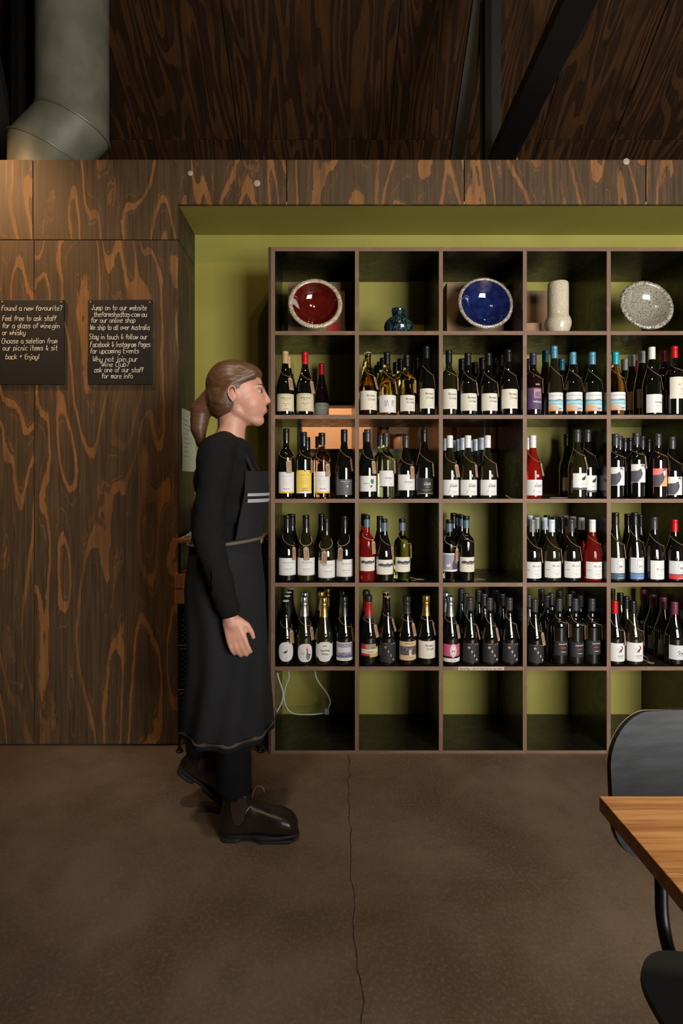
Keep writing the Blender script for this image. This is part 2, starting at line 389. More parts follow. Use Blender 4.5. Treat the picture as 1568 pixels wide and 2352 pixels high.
# duct with two mitred bends
def duct():
    y = 3.0; s = y/F; R = 78*s
    root = thing('ventilation_duct', (PX(104, y), y, H_TOP-0.012), 'large grey-green round metal duct with mitred elbow on the wall top', 'duct')
    o = Vector(root.location)
    c1 = Vector((PX(167, y), y, PZ(290, y))); c2 = Vector((PX(106, y), y, PZ(352, y)))
    top = Vector((c1.x, y, H0-SL*y-0.05)); bot = Vector((c2.x, y, H_TOP-0.012))
    pth = [top, c1, c2, bot]; seg = 48
    def nd(i):
        if i == 0: return Vector((0, 0, 1))
        if i == 3: return Vector((0, 0, 1))
        a = (pth[i-1]-pth[i]).normalized(); b_ = (pth[i]-pth[i+1]).normalized(); return (a+b_).normalized()
    def ring(i, axis_d, rad):
        n_ = nd(i); u = Vector((0, 1, 0)); v = axis_d.cross(u).normalized(); out = []
        for k in range(seg):
            a = 2*PI*k/seg; q = u*math.cos(a)*rad + v*math.sin(a)*rad
            q = q - axis_d*(q.dot(n_)/axis_d.dot(n_)); out.append(pth[i]+q-o)
        return out
    n = Nd('duct_metal'); f = n.noise(n.pos(), 7.0, 4); g = n.noise(n.pos(), 60.0, 3)
    c = n.mix(n.step(f, 0.35, 0.65), (0.15, 0.15, 0.112, 1), (0.20, 0.20, 0.152, 1)); c = n.mix(n.math('MULTIPLY', n.step(g, 0.6, 0.75), 0.3), c, (0.12, 0.12, 0.09, 1))
    md = n.out(c, 0.55, Metallic=0.10)
    for i, nm in ((0, 'upper_pipe'), (1, 'elbow_segment'), (2, 'lower_pipe')):
        d = (pth[i]-pth[i+1]).normalized(); ra = ring(i, d, R); rb = ring(i+1, d, R)
        m = MB(); m.add(ra+rb, [(k, (k+1) % seg, seg+(k+1) % seg, seg+k) for k in range(seg)]); m.build(nm, md, root, smooth=50)
    for i in (1, 2):
        d = (pth[i-1]-pth[i]).normalized(); m = MB(); m.tube(ring(i, d, R*1.012), 0.006, 6, closed=True); m.build('seam', plain('duct_seam', (0.22, 0.2, 0.15), 0.45, Metallic=0.4), root, smooth=60)
    m = MB(); xr = PX(244, y)-o.x; m.box(xr-0.004, xr+0.004, -0.01, 0.004, PZ(322, y)-o.z, PZ(215, y)-o.z); m.build('strap', plain('duct_seam', (0,0,0)), root)
duct()

# ---------------------------------------------------------------- shelving unit
PT = 0.3817; TH = 0.018; NC, NR = 6, 6
SX = [PX(627, SY) + PT*i for i in range(NC+1)]          # centres of the uprights
SZ = [PZ(572 + 192.7*k, SY) for k in range(NR+1)]       # centres of the shelves
SD = 0.383
unit = thing('shelving_unit', ((SX[0]+SX[-1])/2, SY, 0), 'large black plywood cubby shelving with raw brown edges against green wall', 'shelf')
uo = Vector(unit.location)
def board(name, c, sx, sz, edge):
    m = MB(); m.box(-sx/2, sx/2, 0, SD, -sz/2, sz/2)
    o = m.build(name, [M_BOARD, edge], unit)
    for p in o.data.polygons:
        if p.normal.y < -0.9: p.material_index = 1
    o.location = Vector(c)-uo; return o
for i, x in enumerate(SX):
    board('upright_panel', (x, SY, (SZ[0]+SZ[-1])/2), TH, SZ[0]-SZ[-1]+TH, M_EDGEX)
m = MB(); m.box(-0.006, 0.006, 0, SD, -(SZ[0]-SZ[-1]+TH)/2, (SZ[0]-SZ[-1]+TH)/2)
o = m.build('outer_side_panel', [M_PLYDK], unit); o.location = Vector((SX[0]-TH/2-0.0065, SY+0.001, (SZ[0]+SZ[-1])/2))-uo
for k, z in enumerate(SZ):
    for i in range(NC):
        board('shelf_board', ((SX[i]+SX[i+1])/2, SY+0.0008, z), PT-TH, TH, M_EDGEZ)
# ---------------------------------------------------------------- lettering
TXT = {}
def text_geo(s, size, weight=0.0, shear=0.0):
    """flat lettering mesh data (verts, faces) centred on x, baseline at 0"""
    k = (s, size, weight, shear)
    if k not in TXT:
        c = bpy.data.curves.new('lettering', 'FONT'); c.body = s; c.size = size; c.resolution_u = 2
        c.align_x = 'CENTER'; c.offset = weight; c.shear = shear
        o = bpy.data.objects.new('lettering', c); me = o.to_mesh()
        vs = [tuple(v.co) for v in me.vertices]; fs = [tuple(p.vertices) for p in me.polygons]
        o.to_mesh_clear(); bpy.data.objects.remove(o); bpy.data.curves.remove(c)
        TXT[k] = (vs, fs)
    return TXT[k]
# hand-drawn stroke letters on a 4 wide, x-height 4, cap 7 grid; strokes are split by |
HW = {'a':'34 04 00 40 44|44 40 50','b':'07 00|04 44 40 00','c':'44 14 03 01 10 40','d':'47 40|44 04 00 40','e':'02 42 44 04 00 40','f':'46 27 16 10|04 34','g':'44 04 01 41|44 4: 2< 0;',
'h':'07 00|03 24 43 40','i':'14 10|16 17','j':'24 2: 0;|26 27','k':'07 00|44 02 40','l':'17 10 20','m':'04 00|03 14 24 20|23 34 44 40','n':'04 00|03 24 43 40','o':'04 00 40 44 04','p':'04 0;|04 44 40 00',
'q':'44 04 00 40|44 4;','r':'04 00|02 14 34','s':'44 04 03 42 40 00','t':'17 10 30|04 34','u':'04 00 40 44|40 50','v':'04 20 44','w':'04 01 10 22 24|22 31 42 44','x':'04 40|00 44','y':'04 00 40|44 4: 2< 0:','z':'04 44 00 40',
'A':'00 27 40|13 33','C':'47 07 00 40','E':'47 07 00 40|04 34','F':'47 07 00|04 34','I':'17 10','J':'37 30 10 02','P':'00 07 47 44 04','W':'07 02 10 22 25|22 30 42 47','?':'06 17 37 46 34 23 22|20 21','!':'17 12|10 11','+':'22 26|04 44','&':'40 05 17 26 02 10 30 43','.':'10 11','\u00b7':'12 13',',':'11 1:',"'":'17 15',
'N':'00 07 40 47','S':'47 07 04 43 40 00','M':'00 07 23 47 40','B':'00 07 37 34 04|34 40 00','G':'47 07 00 40 43 23','R':'00 07 37 44 04|14 40','T':'07 47|27 20','D':'00 07 37 45 42 30 00','-':'13 33','0':'07 00 40 47 07','2':'06 17 46 00 40','$':'46 06 04 42 40 00|28 2:'}
def hand(m, s, x, z, size, th, y=0.0, rng=random, mi=0, width=None, wob=0.35):
    """strokes of handwriting laid as thin ribbons in the xz plane facing -y"""
    sc = size/7.0; adv = 5.6
    wd = lambda ch: {'i': .50, 'l': .55, 'j': .6, '.': .4, ',': .4, '!': .5, '\u00b7': .6, ' ': .75, 't': .8, 'f': .8, 'r': .8, 'I': .5, 'm': 1.15, 'w': 1.1, 'W': 1.2}.get(ch, 1.0)
    if width: sx = width/(sum(wd(ch) for ch in s)*adv)
    else: sx = sc*0.9
    for ch in s:
        if ch == ' ': x += adv*sx*wd(ch); continue
        g = HW.get(ch) or HW.get(ch.lower()) or HW['-']
        dz = rng.uniform(-wob, wob)
        for si, st in enumerate(g.split('|')):
            hand.k = (getattr(hand, 'k', 0)+1) % 5; yy = y-hand.k*4e-5
            pts = []; kw = wd(ch) if ch in 'mwW' else 1.0
            for pr in st.split():
                a, b = ord(pr[0])-48, ord(pr[1])-48
                if b > 9: b = -(b-9)*0.9
                pts.append(Vector((x+(a*kw-(.9 if ch in 'ilIj' else 0)+rng.uniform(-.22,.22)+b*0.12)*sx, z+(b+dz+rng.uniform(-.2,.2))*sc)))
            # round the corners (one Chaikin pass) so that it reads as handwriting
            for _ in range(2 if len(pts) > 2 else 0):
                q = [pts[0]]
                for i in range(len(pts)-1): q += [pts[i].lerp(pts[i+1], .25), pts[i].lerp(pts[i+1], .75)]
                pts = q + [pts[-1]]
            vs = []
            for i, p in enumerate(pts):
                d = (pts[min(i+1, len(pts)-1)]-pts[max(i-1, 0)])
                d = d.normalized() if d.length > 1e-9 else Vector((1, 0)); n = Vector((-d.y, d.x))*th/2
                e = d*th*0.4*(1 if i == len(pts)-1 else -1 if i == 0 else 0)
                vs += [(p.x+n.x+e.x, yy, p.y+n.y+e.y), (p.x-n.x+e.x, yy, p.y-n.y+e.y)]
            m.add(vs, [(2*i, 2*i+1, 2*i+3, 2*i+2) for i in range(len(pts)-1)], mi)
        x += adv*sx*wd(ch)
    return x

# ---------------------------------------------------------------- bottles
def glass(name, col, rough=0.03, trans=0.0, spec=0.5, ior=1.5):
    n = Nd(name)
    n.out(col, rough, IOR=ior, Transmission_Weight=trans, Specular_IOR_Level=spec, Coat_Weight=(0.0 if trans else 1.0), Coat_Roughness=0.02, Coat_IOR=1.7)
    return n.m
GL = {
 'dk': glass('glass_black', (0.0045, 0.0045, 0.0035)), 'ol': glass('glass_dark_olive', (0.014, 0.013, 0.004)),
 'pl': glass('glass_plum_black', (0.010, 0.004, 0.004)),
 'gr': glass('glass_green_clear', (0.55, 0.60, 0.14), 0.0, 1.0, ior=1.36), 'yl': glass('glass_straw_clear', (0.86, 0.77, 0.36), 0.0, 1.0, ior=1.36),
 'pg': glass('glass_pale_green', (0.78, 0.80, 0.42), 0.0, 1.0, ior=1.36),
 'am': glass('glass_amber_clear', (0.80, 0.42, 0.19), 0.0, 1.0, ior=1.36), 'ro': glass('glass_rose_red', (0.82, 0.06, 0.04), 0.0, 0.88, ior=1.36)}
GLN = {'dk': 'dark', 'ol': 'dark olive', 'pl': 'plum-dark', 'gr': 'green', 'yl': 'straw-yellow', 'pg': 'pale green', 'am': 'amber', 'ro': 'rose-red'}
CAPC = {'bk': ((0.010, 0.010, 0.010), 'black'), 'gy': ((0.045, 0.046, 0.048), 'dark grey'), 'tn': ((0.55, 0.37, 0.17), 'tan'), 'rd': ((0.62, 0.012, 0.018), 'red'), 'dr': ((0.22, 0.012, 0.018), 'dark red'),
 'bl': ((0.12, 0.33, 0.47), 'light blue'), 'tq': ((0.03, 0.42, 0.52), 'turquoise'), 'tl': ((0.035, 0.19, 0.26), 'teal'), 'wh': ((0.80, 0.79, 0.76), 'white'), 'wg': ((0.46, 0.47, 0.47), 'grey-white'), 'lb': ((0.62, 0.72, 0.80), 'pale blue'),
 'sg': ((0.20, 0.195, 0.19), 'grey'), 'pu': ((0.035, 0.030, 0.075), 'dark violet'), 'bg': ((0.09, 0.15, 0.19), 'blue-grey'), 'pm': ((0.16, 0.035, 0.065), 'plum'),
 'gold': ((0.75, 0.50, 0.16), 'gold foil'), 'silv': ((0.70, 0.70, 0.70), 'silver foil'), 'dsil': ((0.14, 0.15, 0.15), 'dark silver foil'), 'redf': ((0.40, 0.02, 0.02), 'red foil'), 'bkf': ((0.03, 0.03, 0.032), 'black foil'), 'crown': ((0.75, 0.73, 0.68), 'silver crown'), 'cork': ((0.50, 0.32, 0.16), 'gold and black')}
def cap_mat(k):
    c, _ = CAPC[k]; met = 0.95 if k in ('gold', 'silv', 'dsil') else 0.3 if k in ('tl', 'tq', 'bl', 'rd') else 0.0
    if k in ('gold', 'silv', 'dsil'):
        if 'cap_'+k in MATS: return MATS['cap_'+k]
        n = Nd('cap_'+k); g = n.noise(n.obj(), 260.0, 2); n.bump(g, 0.55, 0.002); MATS['cap_'+k] = n.out(c, 0.30, Metallic=met); return MATS['cap_'+k]
    return plain('cap_'+k, c, 0.32, Metallic=met)
def profile(kind, H):
    """outer radius profile of a bottle"""
    if kind == 'bur': R = 0.0411; pts = [(0, .88*R), (.012, R*.985), (.03, R), (.40, R), (.46, R*.975), (.52, R*.88), (.58, R*.74), (.64, R*.60), (.70, R*.475), (.76, R*.39), (.82, .0142), (.90, .0136)]
    elif kind == 'bdx': R = 0.0372; pts = [(0, .88*R), (.012, R*.985), (.03, R), (.56, R), (.60, R*.985), (.635, R*.92), (.665, R*.78), (.69, R*.60), (.715, R*.46), (.745, .0148), (.80, .0140), (.90, .0136)]
    elif kind == 'flu': R = 0.0380; pts = [(0, .88*R), (.012, R*.985), (.03, R), (.34, R), (.42, R*.965), (.50, R*.86), (.58, R*.72), (.66, R*.58), (.74, R*.46), (.82, .0142), (.90, .0136)]
    elif kind == 'osa': R = 0.0405; pts = [(0, .90*R), (.012, R*.985), (.03, R), (.36, R), (.42, R*.975), (.49, R*.86), (.56, R*.70), (.63, R*.565), (.70, R*.455), (.76, R*.385), (.82, .0145), (.90, .0138)]
    else: R = 0.0430; pts = [(0, .86*R), (.012, R*.97), (.03, R), (.36, R), (.43, R*.97), (.50, R*.86), (.57, R*.70), (.64, R*.56), (.71, R*.45), (.78, R*.385), (.86, .0150), (.90, .0146)]
    return R, [(z*H, r) for z, r in pts]
def rad(pr, z):
    for (z0, r0), (z1, r1) in zip(pr, pr[1:]):
        if z <= z1: return r0 + (r1-r0)*max(0, (z-z0))/(z1-z0)
    return pr[-1][1]
MESHC = {}
def body_mesh(kind, H, gl, hasfoil):
    k = ('b', kind, round(H, 3), gl, hasfoil)
    if k not in MESHC:
        R, pr = profile(kind, H); m = MB()
        zs = [(r, z) for z, r in pr]
        top = [(.0136, .935*H), (.0150, .945*H), (.0150, .985*H), (.0135, .99*H)] if hasfoil == 'open' else [(.0128, .97*H)]
        m.lathe([(R*.55, 0.006), (R*.75, 0.0)] + zs + top, 32, cap0=True, cap1=True)
        MESHC[k] = m.mesh('bottle_glass', [GL[gl]], smooth=45)
    return MESHC[k]
def cap_mesh(kind, H, cap):
    k = ('c', kind, round(H, 3), cap)
    if k in MESHC: return MESHC[k]
    R, pr = profile(kind, H); m = MB(); mats = [cap_mat(cap)]
    if cap in ('gold', 'silv', 'dsil', 'redf', 'bkf'):
        lo = .70 if cap != 'bkf' else .74
        pf = [(rad(pr, z*H)+.0009, z*H) for z in (lo, lo+.04, lo+.08, .82, .865)]
        m.lathe(pf + [(.0168, .875*H), (.0170, .89*H), (.0158, .90*H)], 28, cap0=False, cap1=False)
        if cap == 'redf': mats.append(cap_mat('bkf')); mats.append(plain('foil_collar', (0.10, 0.085, 0.06), 0.4, Metallic=0.5)); m.lathe([(rad(pr, .665*H)+.001, .665*H), (rad(pr, .70*H)+.001, .70*H)], 28, 2, cap0=False, cap1=False)
        kk = 1 if cap == 'redf' else 0
        # wired mushroom of the cork under the foil, six lobes
        seg = 28; o = len(m.v); prof2 = [(.0158, .90), (.0172, .915), (.0178, .94), (.0176, .965), (.0164, .985), (.012, .997), (.002, 1.0)]
        for r, z in prof2:
            for q in range(seg):
                a = 2*PI*q/seg; rr_ = r*(1+.05*math.cos(4*a)*(1 if z < .99 else 0)) ; m.v.append((rr_*math.cos(a), rr_*math.sin(a), z*H))
        for i in range(len(prof2)-1):
            for q in range(seg):
                m.f.append((o+i*seg+q, o+i*seg+(q+1) % seg, o+(i+1)*seg+(q+1) % seg, o+(i+1)*seg+q)); m.mi.append(kk)
        for q in range(4):
            a = PI/4+q*PI/2; m.tube([((.0182)*math.cos(a), .0182*math.sin(a), .90*H), (.0188*math.cos(a), .0188*math.sin(a), .95*H), (.0150*math.cos(a), .0150*math.sin(a), .993*H)], .0006, 5, kk)
    elif cap in ('crown', 'cork'):
        n_ = 42; o = len(m.v); prof2 = [(.0162, .982), (.0160, .986), (.0148, .993), (.0110, 1.0), (.0005, 1.001)]
        for r, z in prof2:
            for q in range(n_):
                a = 2*PI*q/n_; r2 = r*(1+(.035*math.cos(21*a) if z < .99 else 0)); m.v.append((r2*math.cos(a), r2*math.sin(a), z*H))
        for i in range(len(prof2)-1):
            for q in range(n_): m.f.append((o+i*n_+q, o+i*n_+(q+1) % n_, o+(i+1)*n_+(q+1) % n_, o+(i+1)*n_+q)); m.mi.append(0)
    else:
        h0 = 0.058 if kind != 'bdx' else 0.056; z0 = H-h0; r = .0155
        pf = [(r, z0), (r, z0+.001), (r, H-.021), (r-.0007, H-.0203), (r-.0007, H-.0193), (r, H-.0186), (r, H-.0150), (r-.0005, H-.0144), (r-.0005, H-.0136), (r, H-.013), (r, H-.0022), (r-.0012, H-.0004), (r-.004, H)]
        m.lathe(pf, 24, cap0=False)
        if cap == 'bg':
            mats = [cap_mat('bg'), cap_mat('bk')]
            nf = len(m.f); seg = 24
            for i in range(5, len(pf)-1):
                for q in range(seg): m.mi[i*seg+q] = 1
            m.mi[-1] = 1
    MESHC[k] = m.mesh('bottle_cap', mats, smooth=40); return MESHC[k]

PAP = lambda n, c, r=0.65: plain('paper_'+n, c, r)
INK = {'k': ('ink_black', (0.02, 0.02, 0.02)), 'w': ('ink_white', (0.80, 0.80, 0.78)), 'g': ('ink_grey', (0.30, 0.30, 0.30)), 'b': ('ink_brown', (0.16, 0.10, 0.06)), 'o': ('ink_orange', (0.85, 0.22, 0.05)), 'r': ('ink_red', (0.60, 0.03, 0.03)),
 'n': ('ink_gold', (0.65, 0.45, 0.12)), 'u': ('ink_blue', (0.08, 0.16, 0.36)), 't': ('ink_turquoise', (0.28, 0.56, 0.62)), 'v': ('ink_violet', (0.10, 0.05, 0.16)), 'l': ('ink_lilac', (0.34, 0.32, 0.42)), 's': ('ink_silver', (0.52, 0.53, 0.54)), 'p': ('ink_pink', (0.62, 0.10, 0.20)), 'e': ('ink_leaf', (0.05, 0.20, 0.10)), 'y': ('ink_yellow', (0.85, 0.52, 0.05)), 'd': ('ink_dusk', (0.07, 0.065, 0.09)), 'c': ('ink_cream', (0.76, 0.70, 0.55)), 'm': ('ink_mauve', (0.16, 0.14, 0.25)), 'q': ('ink_slate_blue', (0.05, 0.11, 0.17)), 'a': ('ink_steel_blue', (0.12, 0.23, 0.50)), 'i': ('ink_salmon', (0.90, 0.22, 0.20)), 'h': ('ink_apricot', (0.88, 0.42, 0.17))}
def ink(k): return PAP(*INK[k]) if k in INK else PAP(k, (0, 0, 0))

class Wrap:
    """flat artwork (x across, z up, metres, origin at the label centre) bent round a bottle of radius R"""
    def __init__(s, R, zc, face=0.0, prof=None): s.R = R; s.zc = zc; s.face = face; s.parts = {}; s.n = 0
    def poly(s, pts, key, layer=1):
        bm = bmesh.new(); vs = [bm.verts.new((x, 0, z)) for x, z in pts]; bm.faces.new(vs)
        lo = min(p[0] for p in pts); hi = max(p[0] for p in pts); x = math.ceil(lo/0.006)*0.006
        while x < hi:
            bmesh.ops.bisect_plane(bm, geom=bm.verts[:]+bm.edges[:]+bm.faces[:], plane_co=(x, 0, 0), plane_no=(1, 0, 0), dist=1e-6); x += 0.006
        bmesh.ops.triangulate(bm, faces=[f for f in bm.faces if len(f.verts) > 4])
        bm.verts.index_update(); s.raw([(v.co.x, v.co.z) for v in bm.verts], [[v.index for v in f.verts] for f in bm.faces], key, layer); bm.free()
    def raw(s, vs, fs, key, layer):
        m = s.parts.setdefault(key, MB()); r = s.R + 0.00035*layer + 0.0002; o = []
        for x, z in vs:
            a = s.face + x/s.R; o.append((r*math.sin(a), -r*math.cos(a), s.zc+z))
        m.add(o, fs)
    def rect(s, x0, x1, z0, z1, key, layer=1): s.poly([(x0, z0), (x1, z0), (x1, z1), (x0, z1)], key, layer)
    def oval(s, x, z, a, b, key, layer=1, n=26, pw=1.0):
        f = lambda c: math.copysign(abs(c)**pw, c)
        s.poly([(x+a*f(math.cos(2*PI*k/n)), z+b*f(math.sin(2*PI*k/n))) for k in range(n)], key, layer)
    def text(s, t, x, z, size, key='k', layer=2, weight=0.0, shear=0.0):
        vs, fs = text_geo(t, size, weight, shear); s.raw([(x+v[0], z+v[1]) for v in vs], fs, key, layer)
    def frame(s, x0, x1, z0, z1, t, key, layer=2):
        s.rect(x0, x1, z0, z0+t, key, layer); s.rect(x0, x1, z1-t, z1, key, layer); s.rect(x0, x0+t, z0, z1, key, layer); s.rect(x1-t, x1, z0, z1, key, layer)
    def wave(s, x0, x1, f0, f1, key, layer=1, n=14):
        xs = [x0+(x1-x0)*i/n for i in range(n+1)]
        vs = [(x, f0(x)) for x in xs] + [(x, f1(x)) for x in xs]
        s.raw(vs, [(i, i+1, n+2+i, n+1+i) for i in range(n)], key, layer)

# label artwork; w is half the label's width, h half its height
def lb_plainbase(W, w, h, key): W.rect(-w, w, -h, h, key, 0)
def bird(W, x, z, s, key='d'):
    W.poly([(x-1.0*s, z-.35*s), (x-.55*s, z+.25*s), (x+.05*s, z+.42*s), (x+.50*s, z+.55*s), (x+.62*s, z+.85*s), (x+.80*s, z+.90*s), (x+.86*s, z+.78*s), (x+.70*s, z+.45*s), (x+.55*s, z-.05*s), (x+.2*s, z-.45*s), (x-.4*s, z-.55*s)], key, 2)
def fowl(W, w, h, bw=True):
    W.poly([(-w, -h*.96), (-w, h*.25), (-w*.35, h*.30), (w*.02, h*.52), (w*.10, h*.30), (w*.18, -.05*h), (w*.02, -h*.5), (-w*.35, -h*.96)], 'd', 1)
    W.poly([(w*.02, h*.50), (w*.10, h*.85), (w*.34, h*.80), (w*.38, h*.42), (w*.22, h*.22), (w*.10, h*.2)], 'w', 2)
    W.poly([(w*.0, h*.80), (w*.16, h*.98), (w*.40, h*.80), (w*.42, h*.62), (w*.26, h*.78), (w*.1, h*.80)], 'd', 3)
    W.oval(w*.06, h*.80, w*.06, h*.08, 'd', 3, 10); W.oval(w*.32, h*.48, w*.05, h*.06, 'r', 3, 8)
    for k in range(16):
        a, b = (-.85+.26*(k % 4)), (-.6+.26*(k//4)); W.oval(w*a, h*b, w*.02, h*.02, 's', 2, 5)
def make_label(kind, W, w, h):
    if kind == 'gorge' or kind == 'gorgeg':
        lb_plainbase(W, w, h, 'vellum' if kind == 'gorge' else 'greygreen')
        for z in (h*.90, h*.82, -h*.88): W.rect(-w*.95, w*.95, z-.0003, z+.0003, 'b', 1)
        W.text('Apsley Gorge', 0, h*.45, .0088, 'b', weight=.0001); W.text('VINEYARD', 0, h*.24, .0045, 'b')
        W.text('CHARDONNAY' if w < .037 else 'PINOT NOIR', 0, -h*.18, .0052, 'b'); W.text('2020', 0, -h*.38, .0052, 'b'); W.text('estate grown', 0, -h*.74, .004, 'b')
    elif kind == 'bream':
        lb_plainbase(W, w, h, 'cream'); W.text('Bream', .004, h*.38, .0150, 'k', weight=.0000); W.text('Creek', .007, -h*.02, .0150, 'k')
        W.rect(-.012, .018, -h*.45, -h*.45+.0004, 'g', 1); W.text('Tasmania', .004, -h*.72, .004, 'g')
    elif kind == 'nuts':
        lb_plainbase(W, w, h, 'white')
        for i, (x, a) in enumerate(((-.020, .004), (-.010, .006), (.014, .004), (.021, .005))):
            m = [(x-a, -h*.3), (x-a*.7, h*.2), (x, h*.45), (x+a*.7, h*.2), (x+a, -h*.3), (x+a*.7, -h*.3), (x+a*.45, h*.15), (x, h*.32), (x-a*.45, h*.15), (x-a*.7, -h*.3)]; W.poly(m, 'b', 1)
    elif kind == 'wild':
        lb_plainbase(W, w, h, 'v'); W.rect(-.017, .019, h*.05, h*.88, 'o', 1); W.rect(-.013, .015, h*.13, h*.78, 'l', 2)
        W.poly([(-.012, h*.14), (-.010, h*.55), (-.002, h*.66), (.006, h*.60), (.013, h*.66), (.013, h*.14)], 'm', 3)
        W.text('Wildoak', .001, -h*.38, .0125, 'c', weight=.0003); W.text('Pinot Noir', .001, -h*.66, .004, 's'); W.text('2020', 0, h*1.22, .0105, 's', weight=.0002)
    elif kind == 'sea':
        lb_plainbase(W, w, h, 'white')
        W.rect(-w*.8, w*.8, h*.62, h*.65, 'g', 1)
        for k in range(9): W.rect(-w*.8+k*w*.19, -w*.8+k*w*.19+w*.10, h*.67, h*.71, 's', 2)
        W.wave(-w, w, lambda x: -h*.35, lambda x: h*.20+h*.04*math.sin(x*160), 't', 1)
        W.wave(-w, w, lambda x: h*.13+h*.03*math.sin(x*130), lambda x: h*.22+h*.05*math.sin(x*110+1), 'seadeep', 2)
        W.wave(-w, w, lambda x: -h*.12+h*.03*math.sin(x*200), lambda x: -h*.02+h*.03*math.sin(x*150), 'seapale', 2)
        W.rect(-w, w, -h, -h*.34, 'seapale', 1)
        W.wave(-w, w*.30, lambda x: -h*.98, lambda x: -h*.36-h*.62*max(0, (x+w*.55)/(w*.85))**1.6-h*.05*math.sin(x*170), 'h', 3)
        W.wave(-w, -w*.3, lambda x: -h, lambda x: -h*.86+h*.06*math.sin(x*220), 'o', 4)
        W.poly([(-w*.75, -h*.78), (-w*.3, -h*.60), (w*.45, -h*.70), (w*.1, -h*.82), (-w*.5, -h*.88)], 's', 5); W.poly([(-w*.1, -h*.66), (w*.45, -h*.70), (w*.1, -h*.80)], 'm', 6)
    elif kind == 'thorn':
        lb_plainbase(W, w, h, 'white'); W.text('THORN', .004, h*.02, .0115, 'k'); W.text('&', 0, h*.62, .006, 'g'); W.text('Pinot Noir', 0, -h*.30, .005, 'g'); W.text('2021', 0, -h*.62, .0045, 'g')
    elif kind == 'wlab':
        lb_plainbase(W, w, h, 'cream'); W.text('W', -.006, h*.2, .012, 'g'); W.text('wines', .004, -h*.15, .006, 'g'); W.text('dry red', 0, -h*.6, .005, 'g')
    elif kind == 'kraft': lb_plainbase(W, w, h, 'kraftlabel'); W.text('T', .012, .0, .009, 'b')
    elif kind in ('coaw', 'coay'):
        k = 'white' if kind == 'coaw' else 'yellowlabel'; lb_plainbase(W, w, h, k)
        W.rect(-w, w, -h, -h*.86, 'y' if kind == 'coaw' else 'white', 1); W.text('Cooper Cross', 0, h*.55, .0080, 'g', shear=.4)
        for i in range(5): W.wave(-w*.55+i*.002, w*.5-i*.003, lambda x, i=i: h*(.30-.13*i)+.0012*math.sin(x*(300+40*i)+i), lambda x, i=i: h*(.30-.13*i)+.0006+.0012*math.sin(x*(300+40*i)+i), 'g', 1)
        W.text('PINOT GRIS' if kind == 'coaw' else 'CABERNET', 0, -h*.62, .0052, 'k', weight=.0001)
        if kind == 'coay': W.text('SAUVIGNON', 0, -h*.78, .0052, 'k', weight=.0001)
        if kind == 'coay': W.rect(-.003, .003, h*.9, h*1.04, 'd', 2)
    elif kind == 'smoke':
        lb_plainbase(W, w, h, 'smokegrey'); W.text('Devils Corner', 0, h*.68, .0075, 'w', shear=.3); W.text('PINOT NOIR', 0, h*.48, .0035, 'w'); W.oval(.008, h*.12, .004, .0045, 'c', 2, 10); W.text('2021', 0, -h*.72, .004, 'w')
    elif kind == 'dar' or kind == 'leafd':
        lb_plainbase(W, w, h, 'white'); W.text('darlington', .003 if kind == 'dar' else -.012, -h*.02, .0095 if kind == 'dar' else .007, 'k'); W.text('vineyard', .003, -h*.25, .0035, 'g'); W.rect(.004, .022, -h*.72, -h*.68, 'r' if kind == 'dar' else 'g', 1)
        if kind == 'leafd':
            W.poly([(.006, h*.35), (.010, h*.65), (.016, h*.5), (.021, h*.72), (.024, h*.2), (.020, -h*.02), (.010, h*.02)], 'e', 2); W.poly([(.004, -h*.45), (.010, -h*.15), (.018, -h*.2), (.012, -h*.5)], 'e', 2)
    elif kind == 'galad':
        lb_plainbase(W, w, h, 'blacklabel'); W.text('Gala', 0, h*.12, .0190, 'w', shear=.5); W.text('ESTATE', .004, -h*.18, .0048, 'w'); W.rect(-.02, .022, -h*.5, -h*.46, 'n', 1); W.rect(-w, w, -h*.95, -h*.90, 'n', 1)
    elif kind == 'gala':
        lb_plainbase(W, w, h, 'white'); W.text('Gala', .001, h*.08, .0205, 'k', shear=.55); W.text('ESTATE', .010, -h*.18, .003, 'g'); W.rect(-.004, .022, -h*.58, -h*.52, 'g', 1); W.rect(-w*.9, w*.9, -h*.93, -h*.91, 'g', 1)
        W.wave(-.024, -.008, lambda x: h*(-.75+1.35*((x+.024)/.016)**1.5), lambda x: h*(-.75+1.35*((x+.024)/.016)**1.5)+.0012, 'k', 1); W.wave(-.024, -.010, lambda x: h*(-.75+.45*((x+.024)/.014)), lambda x: h*(-.75+.45*((x+.024)/.014))+.0010, 'k', 1)
        W.oval(0, h*1.50, .0062, .0070, 'medal', 2, 20); W.oval(0, h*1.50, .0050, .0056, 's', 3, 18)
    elif kind == 'holly':
        lb_plainbase(W, w, h, 'white'); W.rect(-w, w, -h*1.30, -h*1.04, 'd', 0); W.text('PINOT NOIR', .008, -h*1.22, .0038, 'w')
        W.poly([(-.004, h*.10), (.000, h*.38), (.010, h*.52), (.018, h*.72), (.019, h*.45), (.014, h*.12), (.004, h*.0)], 'darkleaf', 2); W.text('Holly Hill', .006, -h*.55, .0058, 'g')
    elif kind == 'fowlw': lb_plainbase(W, w, h, 'white'); fowl(W, w, h); W.text('reserve', w*.6, -h*.35, .0035, 'g'); W.rect(w*.35, w*.85, -h*.55, -h*.53, 'g', 1)
    elif kind == 'fowlp':
        W.wave(-w, w, lambda x: -h, lambda x: 0.0, 'h', 0); W.wave(-w, w, lambda x: 0.0, lambda x: h, 'i', 0); fowl(W, w, h)
        for k in range(6): W.rect(w*.2, w*.95, -h*(.35+.1*k), -h*(.33+.1*k), 'y', 1)
    elif kind == 'milv':
